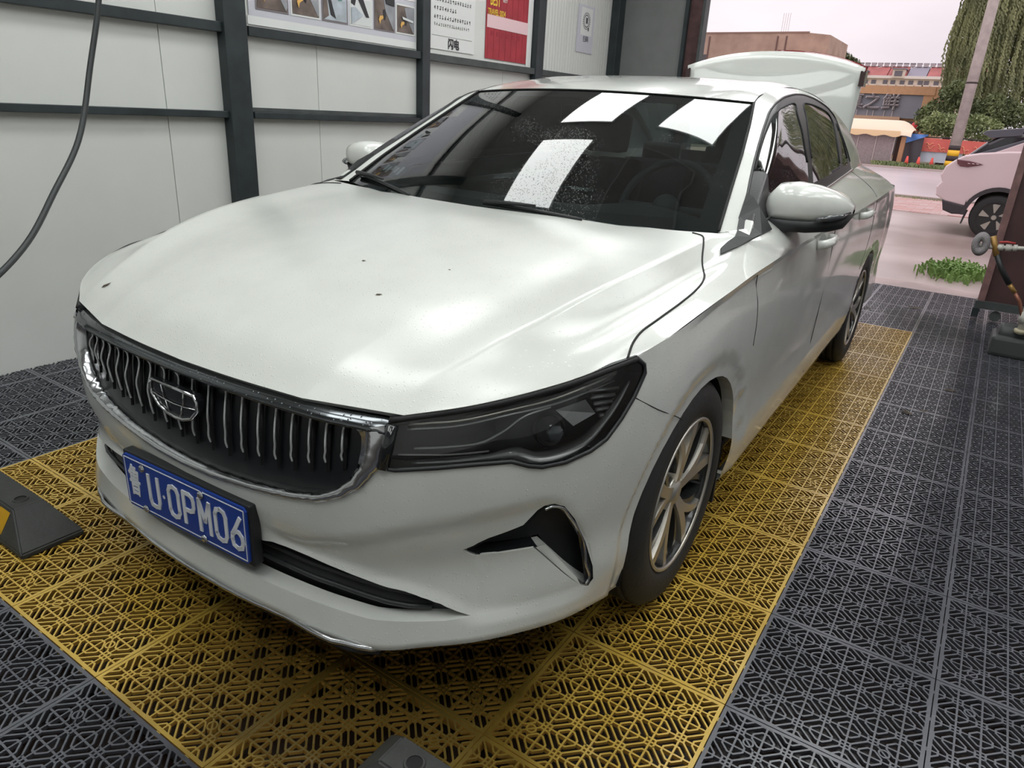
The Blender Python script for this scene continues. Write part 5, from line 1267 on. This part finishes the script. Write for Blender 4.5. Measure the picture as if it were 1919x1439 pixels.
tubeo('trunk', [(0, 0, 0), (.05, 0, 1.4), (0, 0, 2.4)], .12, bark, b1); leaf_cloud('foliage', [(0, 0, 2.2, 1.1, .8, .85), (-.6, 0, 2.0, .7, .6, .7), (.7, 0, 2.1, .9, .7, .8), (.1, 0, 3.0, .7, .5, .5)], 5200, .09, gr1, b1, 1)
b2 = empty('shrub', (-1.9, 35.2, 0), 'light green shrub hanging over the red and white banner', 'shrub')
tubeo('stem', [(0, 0, 0), (.05, 0, .7), (0, 0, 1.2)], .05, bark, b2); leaf_cloud('foliage', [(0, 0, 1.65, 1.0, .5, .45), (-.55, 0, 1.7, .55, .4, .45), (1.0, 0, 1.6, .9, .5, .5)], 3600, .08, gr2, b2, 2)
b3 = empty('hedge', (.25, 37.4, 0), 'dense green hedge behind the pink car, right of the pole', 'hedge')
tubeo('stem', [(0, 0, 0), (.05, 0, .7), (0, 0, 1.4)], .05, bark, b3); leaf_cloud('foliage', [(0, 0, 1.9, 1.5, .6, .8), (1.4, 0, 2.1, 1.4, .6, .9), (-.8, 0, 2.3, .9, .5, .7), (0, 0, .8, 1.6, .5, .8)], 5200, .09, gr1, b3, 3)
b4 = empty('distant_tree', (-12.5, 64, 0), 'small dark tree top showing behind the tan building', 'tree'); tubeo('trunk', [(0, 0, 0), (.05, 0, 3), (0, 0, 5.6)], .15, bark, b4); leaf_cloud('foliage', [(0, 0, 6.2, 1.2, .8, .9), (1.0, 0, 5.9, .8, .6, .7)], 1200, .15, gr1, b4, 4)
def grass(name, pts, n, h, m, loc, lab, cat, seed=0):
    t = empty(name, loc, lab, cat); rnd = np.random.default_rng(seed); V, F = [], []
    for k in range(n):
        x, y = pts(rnd); hh = h*rnd.uniform(.4, 1.1); a = rnd.uniform(0, 2*PI); l = rnd.uniform(.2, .9)*hh; dx, dy = math.cos(a)*l, math.sin(a)*l; w_ = h*.06; i = len(V)
        V += [(x-w_, y, 0), (x+w_, y, 0), (x+dx*.5+w_*1.3, y+dy*.5, hh*.75), (x+dx*.5-w_*1.3, y+dy*.5, hh*.75), (x+dx, y+dy, hh*.8)]; F += [(i, i+1, i+2, i+3), (i+3, i+2, i+4)]
    me = bpy.data.meshes.new('blades'); me.from_pydata(V, [], F); me.update(); o = link('blades', me, m, t); o['kind'] = 'stuff'; return t
def ell(rx, ry): 
    def f(r):
        a = r.uniform(0, 2*PI); q = math.sqrt(r.uniform(0, 1)); return rx*q*math.cos(a), ry*q*math.sin(a)
    return f
grass('grass_tuft', lambda r: (r.normal(0, .115)+.03, r.normal(0, .20)), 1300, .11, gg, (.075, 7.85, -.05), 'bright green tuft of grass in the yard just past the tiles', 'grass', 1)
grass('verge_grass', lambda r: (r.uniform(-4.2, .8), r.uniform(32.2, 33.0)), 1800, .22, gr2, (0, 0, 0), 'strip of green weeds along the far side of the road', 'grass', 2)
grass('kerb_grass', lambda r: (r.uniform(-2.4, -.3), r.uniform(17.1, 17.4)), 260, .06, gr2, (0, 0, -.05), 'thin weeds along the near kerb of the road', 'grass', 3)
# utility pole
up = empty('utility_pole', (-1.463, 32.6, 0), 'grey concrete pole with yellow and black bands at its foot', 'pole')
def cyl(nm, r0, r1, z0, z1, m, par, x=0, y=0, seg=20): bm = bmesh.new(); bmesh.ops.create_cone(bm, cap_ends=True, segments=seg, radius1=r0, radius2=r1, depth=z1-z0, matrix=Matrix.Translation((x, y, (z0+z1)/2))); return from_bm(nm, bm, m, par, smooth=seg > 12)
cyl('shaft', .20, .165, 0, 9.5, mat('pole_concrete', (.46, .41, .38), rough=.8, var=.25, vscale=4), up)
yb = mat('band_yellow', (.85, .50, .03), rough=.5); bb = mat('band_black', (.04, .03, .03), rough=.6)
z = .16
for k, (h_, m) in enumerate(((.19, yb), (.19, bb), (.21, yb), (.17, bb), (.24, yb), (.15, bb))): cyl('painted_band', .208-.003*k, .206-.003*k, z, z+h_, m, up); z += h_
cyl('tie_band', .197, .197, 3.1, 3.16, bb, up)
# market stall
st = empty('market_stall', (-4.3, 33.2, 0), 'roadside stall with grey mesh front and cream awning', 'stall')
def S_(nm, x0, x1, y0, y1, z0, z1, m, par=st, ox=4.3, oy=-33.2): return boxo(nm, x0+ox, x1+ox, y0+oy, y1+oy, z0, z1, m, par)
mesh_g = mat('mesh_grey', (.36, .30, .30), rough=.8, var=.2, vscale=20)
xs = [-6.6, -5.75, -4.98, -4.30, -3.62]
for a, b in zip(xs, xs[1:]): S_('mesh_panel', a+.012, b-.012, 32.98, 33.02, .0, 1.2, mesh_g)
for a in xs: S_('frame_post', a-.014, a+.014, 32.95, 33.04, 0, 1.22, mat('post_pale', (.55, .47, .45), rough=.6))
S_('side_board', -3.40, -3.24, 33.0, 33.3, 0, 1.12, mat('orange_board', (.48, .26, .14), rough=.6)); S_('side_gap', -3.6, -3.4, 33.4, 33.44, 0, 1.2, mat('gap_brown', (.12, .07, .055)))
cream = mat('awning_cream', (.78, .66, .50), rough=.7); 
bm = bmesh.new(); D_ = []
for x in np.linspace(-6.7, -3.05, 22):
    e = max(0, (x+3.7)/.65); D_.append([(x+4.3, y-33.2, z) for y, z in ((32.75, 1.14+.03*math.sin(9*x)), (32.82, 1.28), (33.0, 1.42-.1*e), (33.4, 1.66-.28*e*e), (34.2, 1.74-.35*e*e), (35.0, 1.66-.4*e))])
from_bm('awning', grid_bm(np.array(D_)), cream, st, smooth=True)
bm = bmesh.new(); D_ = [[(x+4.3, y-33.2, z) for y, z in ((32.72, 1.12+.035*math.sin(9*x)), (32.735, 1.22), (32.76, 1.32))] for x in np.linspace(-6.7, -3.45, 30)]
from_bm('awning_valance', grid_bm(np.array(D_)), mat('valance_ochre', (.72, .52, .30), rough=.7), st, smooth=True)
cyl('sandbag', .12, .09, 0, .12, mat('bag_dark', (.08, .07, .06), rough=.9), st, .78, -.35, 12)
# tarps and banner
tp = empty('tarpaulin', (-2.95, 33.3, 0), 'dark sheet with a blue tarpaulin flap beside the stall', 'tarpaulin')
def wavy(nm, x0, x1, z0, z1, y, m, par, ox, oy, amp=.03, fr_=14, top=None):
    D_ = []
    for i, x in enumerate(np.linspace(x0, x1, 26)):
        zt = z1 if top is None else top((x-x0)/(x1-x0)); D_.append([(x-ox, y-oy+amp*math.sin(fr_*x+2*z_), z0+(zt-z0)*z_) for z_ in np.linspace(0, 1, 8)])
    return from_bm(nm, grid_bm(np.array(D_)), m, par, smooth=True)
wavy('dark_sheet', -3.26, -2.62, 0, 1.12, 33.3, mat('sheet_dark', (.075, .07, .08), rough=.6), tp, -2.95, 33.3)
wavy('blue_flap', -3.28, -2.50, .86, 1.25, 33.22, mat('tarp_blue', (.10, .25, .62), rough=.5), tp, -2.95, 33.3, top=lambda t: 1.25)
for v in bpy.data.objects['blue_flap'].data.vertices:
    if v.co.z < 1.2: v.co.z += (1.22-v.co.z)*max(0, min(1, (v.co.x+.35)/.85))
bn = empty('banner', (-1.7, 33.6, 0), 'wide red banner over a pale blue sheet on the roadside fence', 'banner')
wavy('red_banner_cloth', -2.70, .9, .62, 1.12, 33.60, mat('cloth_red', (.72, .17, .14), rough=.6), bn, -1.7, 33.6, .02, 6, top=lambda t: 1.13-.05*t)
wavy('pale_sheet', -2.76, -1.2, .22, .95, 33.66, mat('cloth_pale', (.62, .70, .80), rough=.6), bn, -1.7, 33.6, .01)
for k in range(6):
    pts = [(-.85+.42*k+.28*u, -.04, .90-.16*u*(k % 2)+.05*math.sin(9*u)-.03*k*.4) for u in np.linspace(0, 1, 8)]; tubeo('banner_stroke', pts, .016, mat('stroke_orange', (.85, .40, .25), rough=.6), bn, seg=5)
    tubeo('banner_stroke', [(x+.05, y, z-.12+.03*math.sin(20*x)) for x, y, z in pts], .013, mat('stroke_orange', (.85, .40, .25)), bn, seg=5)
tubeo('fence_rail', [(-1.1, .05, 1.16), (.5, .05, 1.17), (2.8, .05, 1.08)], .022, bb, bn)
for x in (-1.0, .3, 1.6, 2.7): cyl('fence_post', .03, .03, 0, 1.15, bb, bn, x, .08, 8)
# cones
for (x, y, lab) in ((-2.98, 32.55, 'red and white traffic cone by the dark tarpaulin, leftmost of three'), (-2.56, 32.45, 'plain red traffic cone, middle one of three on the verge'), (-2.12, 32.75, 'red traffic cone in front of the pale sheet, rightmost of three')):
    t = empty('traffic_cone', (x, y, .0), lab, 'cone', 'traffic cones on the verge'); del t['group']
    rc = mat('cone_red', (.75, .10, .08), rough=.5)
    boxo('cone_foot', -.13, .13, -.13, .13, 0, .03, rc, t); cyl('cone_body', .10, .03, .03, .42, rc, t, seg=16)
    cyl('cone_stripe', .066 if 'white' in lab else .05, .05 if 'white' in lab else .045, .20, .30, mat('cone_white', (.8, .8, .8)) if 'white' in lab else rc, t, seg=16)
# shop building with grey sign
sh = empty('shop_building', (-7.5, 45, 0), 'ochre shop building with a grey signboard, behind the stall', 'building')
och = mat('ochre_wall', (.62, .36, .20), rough=.7, var=.1); dgl = mat('shop_dark', (.10, .09, .095), rough=.3)
def H_(nm, x0, x1, y0, y1, z0, z1, m): return boxo(nm, x0+7.5, x1+7.5, y0-45, y1-45, z0, z1, m, sh)
H_('wall', -14, -3.45, 45.3, 53, 0, 3.45, och); H_('sign_frame_top', -14, -3.62, 44.9, 45.4, 3.18, 3.6, och); H_('sign_frame_side', -4.12, -3.45, 44.95, 45.4, 1.9, 3.6, och); H_('sign_frame_bottom', -14, -5.0, 44.8, 45.4, 1.90, 2.06, mat('ledge_tan', (.55, .36, .24), rough=.7)); H_('pier', -3.95, -3.55, 45.0, 45.4, 0, 1.95, och); H_('shop_window', -10, -4.0, 45.25, 45.3, .1, 1.85, dgl)
H_('signboard', -13.6, -4.12, 45.0, 45.1, 2.0, 3.2, mat('sign_grey', (.25, .26, .30), rough=.5, var=.1, vscale=1.)); H_('eave_gap', -13.6, -4.1, 44.95, 45.05, 3.16, 3.2, dgl)
cm = mat('letter_bronze', (.16, .14, .15), rough=.4); cl = mat('letter_edge', (.62, .56, .54), rough=.5)
for ch, x in (('真', -7.40), ('之', -6.55), ('鲜', -5.62)):
    for m, dd, off in ((cl, .03, 0.), (cm, .06, .03)):
        o = text_obj(ch, .86, m, sh, 'sign_character', (x+7.5+off, -.12, 2.74-off*.6), (PI/2, 0, 0), depth=dd, bold=.004 if m is cm else .014)
for x in (-7.55, -7.25, -6.7, -6.4, -5.85, -5.45): H_('letter_stand', x, x+.025, 44.9, 44.93, 2.06, 2.34, cl)
ln = empty('lantern', (-3.55, 38.6, 1.55), 'round red lantern above the end of the cream awning', 'lantern')
bm = bmesh.new(); bmesh.ops.create_uvsphere(bm, u_segments=16, v_segments=10, radius=.20, matrix=Matrix.Diagonal((1, 1, 1.2, 1))); from_bm('lantern_body', bm, mat('lantern_red', (.60, .03, .04), rough=.5), ln, smooth=True); cyl('lantern_cap', .08, .08, .22, .27, yb, ln, seg=12); cyl('lantern_pole', .03, .03, -1.55, -.2, bb, ln, seg=8)
# apartments
ap = empty('apartment_building', (-13, 110, 0), 'long cream apartment block with red roofs, far behind the shop', 'building')
crm = mat('apartment_cream', (.74, .64, .54), rough=.8); rrd = mat('roof_red', (.40, .13, .12), rough=.7, var=.2, vscale=1.); rgy = mat('roof_grey', (.26, .25, .30), rough=.7); wn = mat('window_glass_dark', (.16, .15, .17), rough=.3)
def P_(nm, x0, x1, y0, y1, z0, z1, m): return boxo(nm, x0+13, x1+13, y0-110, y1-110, z0, z1, m, ap)
P_('wall', -26, -4, 110, 118, 0, 8.1, crm); P_('parapet', -26, -4, 109.6, 110, 7.82, 8.15, mat('parapet_white', (.80, .74, .68), rough=.7))
bm = bmesh.new()
def roofq(x0, x1, m):
    bm = bmesh.new(); V_ = [bm.verts.new(p) for p in [(x0+13, -.3, 8.1), (x1+13, -.3, 8.1), (x1+13, 2.5, 9.45), (x0+13, 2.5, 9.45), (x1+13, 5, 8.1), (x0+13, 5, 8.1)]]
    bm.faces.new((V_[0], V_[1], V_[2], V_[3])); bm.faces.new((V_[3], V_[2], V_[4], V_[5])); bm.faces.new((V_[0], V_[3], V_[5])); bm.faces.new((V_[1], V_[4], V_[2])); from_bm('roof', bm, m, ap)
for x0, x1, m in ((-26, -19.6, rrd), (-19.5, -15.2, rrd), (-15.1, -12.9, rrd), (-12.8, -10.6, rgy), (-10.5, -8.2, rrd), (-8.1, -4, rrd)): roofq(x0, x1, m)
for x in (-18.9, -17.6, -16.6, -15.2, -14.3, -13.2, -12.2, -11.1, -10.4, -9.3, -8.4, -7.3):
    P_('window', x-.28, x+.28, 109.93, 109.99, 7.15, 7.62, wn); P_('window', x-.24, x+.24, 109.93, 109.99, 6.3, 6.8, wn); P_('balcony', x-.42, x+.42, 109.5, 109.95, 6.9, 7.1, crm)
for x, z in ((-13.8, 8.3), (-8.0, 8.0), (-18.3, 8.0)): P_('dormer', x-.7, x+.7, 109.4, 111.5, z-.4, z+.62, crm); P_('window', x-.45, x+.45, 109.33, 109.39, z-.2, z+.42, wn); P_('dormer_roof', x-.85, x+.85, 109.2, 111.6, z+.62, z+.74, rgy)
for x in np.arange(-19.2, -8.0, .78):
    P_('solar_heater', x, x+.55, 112.2, 112.5, 9.40, 9.40+.32*(1+.3*math.sin(7*x)), mat('heater_grey', (.42, .38, .39), rough=.5)); P_('heater_tank', x-.04, x+.59, 112.3, 112.6, 9.70, 9.86, mat('heater_dark', (.20, .18, .19), rough=.5))
for x in (-18.5, -14.5, -10.8, -9.2): tubeo('roof_pipe', [(x+13, 1.6, 8.5), (x+14, 1.9, 9.0), (x+15.2, 2.2, 9.35)], .05, mat('pipe_pale', (.7, .62, .60)), ap, seg=5)
# tan building
tn = empty('concrete_building', (-16, 55, 0), 'weathered tan concrete building behind the raised boot lid', 'building')
tan = mat('tan_concrete', (.50, .36, .29), rough=.8, var=.35, vscale=.8, col2=(.36, .25, .20), detail=8)
bm = bmesh.new(); prism(bm, [(-9, 0), (3.05, 0), (4.2, 1.4), (4.2, 8), (-9, 8)], 0, 7.3); from_bm('wall', bm, tan, tn)
for x in (-3.9+.0, 1.0, 1.6): boxo('stained_pipe', x, x+.09, -.06, 0, .3, 7.1, mat('stain_dark', (.16, .10, .09), rough=.8), tn)
boxo('coping', -9, 3.1, -.05, .1, 7.3, 7.38, mat('coping', (.34, .24, .21), rough=.8), tn); boxo('window', -4.8, -3.9, -.03, .01, 5.1, 5.9, dgl, tn)
for x in (1.05, 1.2, 1.35, 1.5): boxo('mast', x, x+.02, .5, .52, 7.3, 8.6, mat('mast_grey', (.5, .45, .45)), tn)
# pink-white compact SUV
sv = empty('suv', (1.2, 12.1, -.05), 'pale pink-white compact SUV parked in the yard, partly behind the gate', 'car')
svp = mat('suv_paint', (.68, .55, .56), rough=.25, coat=1.); svd = mat('suv_cladding', (.045, .04, .045), rough=.6); svg = mat('suv_glass', (.03, .03, .035), rough=.06, coat=1.); svr = mat('suv_black_roof', (.10, .10, .12), rough=.3, coat=.5)
X0 = -1.2
def slab_(nm, poly, y0, y1, m, bev=.05, par=sv, seg=3):
    bm = bmesh.new(); prism(bm, [(x+X0, z+.05) for x, z in poly], y0-12.1, y1-12.1, lambda u, v, h: (u, h, v))
    if bev: bmesh.ops.bevel(bm, geom=[e for e in bm.edges if abs(e.verts[0].co.y-e.verts[1].co.y) < 1e-6], offset=bev, segments=seg, affect='EDGES', profile=.5)
    return from_bm(nm, bm, m, par, smooth=False)
wc = (.30, .245)
arc_ = [(wc[0]+.355*math.cos(a), wc[1]+.355*math.sin(a)) for a in np.linspace(PI*1.02, -.02*PI, 18)]
arc2 = [(2.65+.355*math.cos(a), wc[1]+.355*math.sin(a)) for a in np.linspace(PI*1.02, -.02*PI, 18)]
body = [(-.33,.40),(-.45,.47),(-.47,.58),(-.42,.66),(-.455,.74),(-.42,.86),(-.33,.945),(-.22,1.02),(-.05,1.06),(.25,1.10),(.55,1.12),(1.4,1.06),(2.3,1.00),(2.9,.92),(3.25,.78),(3.32,.5),(3.2,.35),(3.03,.30)]
body = body+[(3.0,.26)]+[tuple(p) for p in arc2[::-1]]+[(2.2,.25),(.75,.25)]+[tuple(p) for p in arc_[::-1]]+[(-.08,.36)]
slab_('body', body, 11.22, 12.98, svp, .025, seg=3)
slab_('lower_cladding', [(-.32,.28),(-.36,.42),(-.06,.36),(-.06,.25),(-.2,.24)], 11.21, 12.99, svd, .02)
ring_ = [(wc[0]+.40*math.cos(a), wc[1]+.40*math.sin(a)) for a in np.linspace(PI, 0, 18)]+[(wc[0]+.345*math.cos(a), wc[1]+.345*math.sin(a)) for a in np.linspace(0, PI, 18)]
bm = bmesh.new(); n_ = 18; va = [bm.verts.new((x+X0, 11.205-12.1, z+.05)) for x, z in ring_[:18]]; vb = [bm.verts.new((x+X0, 11.205-12.1, z+.05)) for x, z in ring_[18:][::-1]]; vc = [bm.verts.new((v.co.x, v.co.y+.05, v.co.z)) for v in vb]; vd = [bm.verts.new((v.co.x, v.co.y+.05, v.co.z)) for v in va]
for k in range(17): bm.faces.new((va[k], va[k+1], vb[k+1], vb[k])); bm.faces.new((vb[k], vb[k+1], vc[k+1], vc[k])); bm.faces.new((vd[k], vd[k+1], va[k+1], va[k]))
from_bm('arch_cladding', bm, svd, sv)
slab_('cabin', [(-.22,1.0),(-.02,1.20),(.18,1.33),(1.2,1.36),(1.7,1.30),(2.25,1.02),(.5,1.05)], 11.36, 12.84, svg, .05)
slab_('roof', [(.0,1.30),(.2,1.37),(1.2,1.415),(1.6,1.36),(1.2,1.375),(.3,1.33)], 11.38, 12.82, svr, .02)
slab_('rear_pillar', [(-.16,1.02),(.10,1.13),(.45,1.28),(.9,1.30),(.9,1.25),(.5,1.22),(.22,1.10),(.05,1.04)], 11.33, 11.40, svr, .01)
slab_('quarter_pillar', [(.0,1.04),(.15,1.10),(.42,1.235),(.62,1.25),(.62,1.08)], 11.325, 11.37, svp, .01)
slab_('spoiler', [(-.10,1.305),(-.06,1.345),(.35,1.40),(.35,1.30),(.12,1.27),(.02,1.245)], 11.34, 12.86, svr, .01)
slab_('tail_lamp', [(-.31,.962),(-.15,.95),(-.02,.925),(.01,.915),(-.05,.895),(-.16,.868),(-.25,.872),(-.29,.905)], 11.20, 11.30, mat('suv_lamp', (.14, .05, .06), rough=.1, coat=1.), .01)
for x in (-.17, -.12, -.07): slab_('lamp_led', [(x, .922), (x+.03, .918), (x+.03, .912), (x, .915)], 11.19, 11.21, mat('lamp_pale', (.8, .7, .7)), 0)
slab_('mud_flap', [(-.075,.12),(-.05,.30),(-.02,.30),(-.055,.12)], 11.25, 11.40, svd, 0)
for cx in (wc[0], 2.65):
    for yy in (11.24, 12.76):
        w2 = empty('wheel', (cx+X0, yy-12.1+.10, wc[1]+.05)); w2.parent = sv
        bm = bmesh.new(); lathe(bm, [(.19,-.09),(.27,-.10),(.293,-.08),(.295,0),(.293,.08),(.27,.10),(.19,.09)], 40, 'y'); from_bm('tyre', bm, rubber, w2, smooth=True)
        bm = bmesh.new(); lathe(bm, [(.0,-.088),(.195,-.088),(.20,-.10),(.205,-.09),(.20,-.06)], 40, 'y'); from_bm('rim', bm, svd, w2, smooth=False)
        for k in range(5):
            a0 = 2*PI*k/5+.5; bm = bmesh.new(); prism(bm, [(r*math.cos(a0+d), r*math.sin(a0+d)) for r, d in ((.06,-.12),(.175,-.40),(.18,.0),(.175,.10),(.06,.06))], -.097, -.089, lambda u, v, h: (u, h, v)); from_bm('rim_blade', bm, silver, w2)
        bm = bmesh.new(); lathe(bm, [(.0,-.10),(.03,-.10),(.035,-.09)], 14, 'y'); from_bm('hub_cap', bm, silver, w2)
# pump and pipework by the gate
pp = empty('water_pump', (.52, 4.7, 0), 'grey pump with white plastic pipes at the right edge, in front of the gate', 'pump')
pvc = mat('pvc_white', (.52, .50, .46), rough=.4)
def T_(nm, pts, r, m, **k): return tubeo(nm, [(x-.52, y-4.7, z) for x, y, z in pts], r, m, pp, **k)
bm = bmesh.new(); box(bm, -.09, .16, -.12, .14, .0, .12, bev=.02); from_bm('pump_body', bm, mat('pump_grey', (.055, .06, .06), rough=.5), pp, smooth=False)
bm = bmesh.new(); lathe(bm, [(.0,-.10),(.055,-.10),(.06,-.08),(.06,.05),(.05,.08),(.0,.08)], 18, 'x', (.04, 0, .13)); from_bm('motor', bm, mat('pump_grey', (.055, .06, .06)), pp, smooth=True)
T_('riser_pipe', [(.565, 4.62, .15), (.565, 4.62, .40)], .022, pvc); T_('riser_union', [(.565, 4.62, .22), (.565, 4.62, .29)], .034, pvc); T_('riser_union', [(.565, 4.62, .155), (.565, 4.62, .18)], .036, mat('union_tan', (.42, .38, .26), rough=.5))
T_('cross_pipe', [(.262, 4.6, .640), (.36, 4.6, .648), (.62, 4.6, .672)], .012, pvc); T_('pipe_coupling', [(.325, 4.6, .645), (.352, 4.6, .648)], .019, pvc); T_('pipe_coupling', [(.362, 4.6, .648), (.392, 4.6, .651)], .0205, pvc); T_('pipe_coupling', [(.40, 4.6, .652), (.42, 4.6, .654)], .0195, pvc)
T_('valve_handle', [(.325, 4.59, .676), (.36, 4.585, .684), (.405, 4.59, .680)], .006, mat('valve_red', (.45, .05, .05), rough=.5))
T_('brass_joint', [(.285, 4.6, .705), (.33, 4.6, .595)], .017, mat('brass', (.35, .20, .06), rough=.4, metal=.3)); T_('drop_hose', [(.33, 4.6, .60), (.375, 4.6, .52), (.435, 4.6, .44)], .0165, blackm); T_('brass_joint', [(.435, 4.6, .44), (.475, 4.6, .395)], .013, mat('brass', (.35, .20, .06))); T_('copper_pipe', [(.475, 4.6, .395), (.51, 4.6, .35), (.55, 4.61, .25)], .010, mat('copper', (.30, .12, .08), rough=.4, metal=.3))
T_('supply_hose', [(.60, 4.55, 1.3), (.585, 4.55, .85), (.59, 4.56, .42)], .028, mat('hose_grey_black', (.03, .035, .04), rough=.5))
rl = empty('foam_roller', (.235, 4.58, .655), 'grey foam roller ring on the end of the white pipe', 'roller')
bm = bmesh.new(); n1, n2 = 24, 10
rg_ = [[bm.verts.new(((.034+.026*math.cos(2*PI*j/n2))*math.cos(2*PI*i/n1)*.8, (.034*math.sin(2*PI*j/n2)), (.044+.028*math.cos(2*PI*j/n2))*math.sin(2*PI*i/n1))) for j in range(n2)] for i in range(n1)]
for i in range(n1):
    for j in range(n2): bm.faces.new((rg_[i][j], rg_[(i+1) % n1][j], rg_[(i+1) % n1][(j+1) % n2], rg_[i][(j+1) % n2]))
bmesh.ops.recalc_face_normals(bm, faces=bm.faces); from_bm('foam_ring', bm, mat('foam_grey', (.24, .22, .23), rough=.95, bump=.5, bscale=120), rl, smooth=True)
tubeo('axle', [(-.01, 0, -.005), (.05, .02, -.012)], .009, pvc, rl)
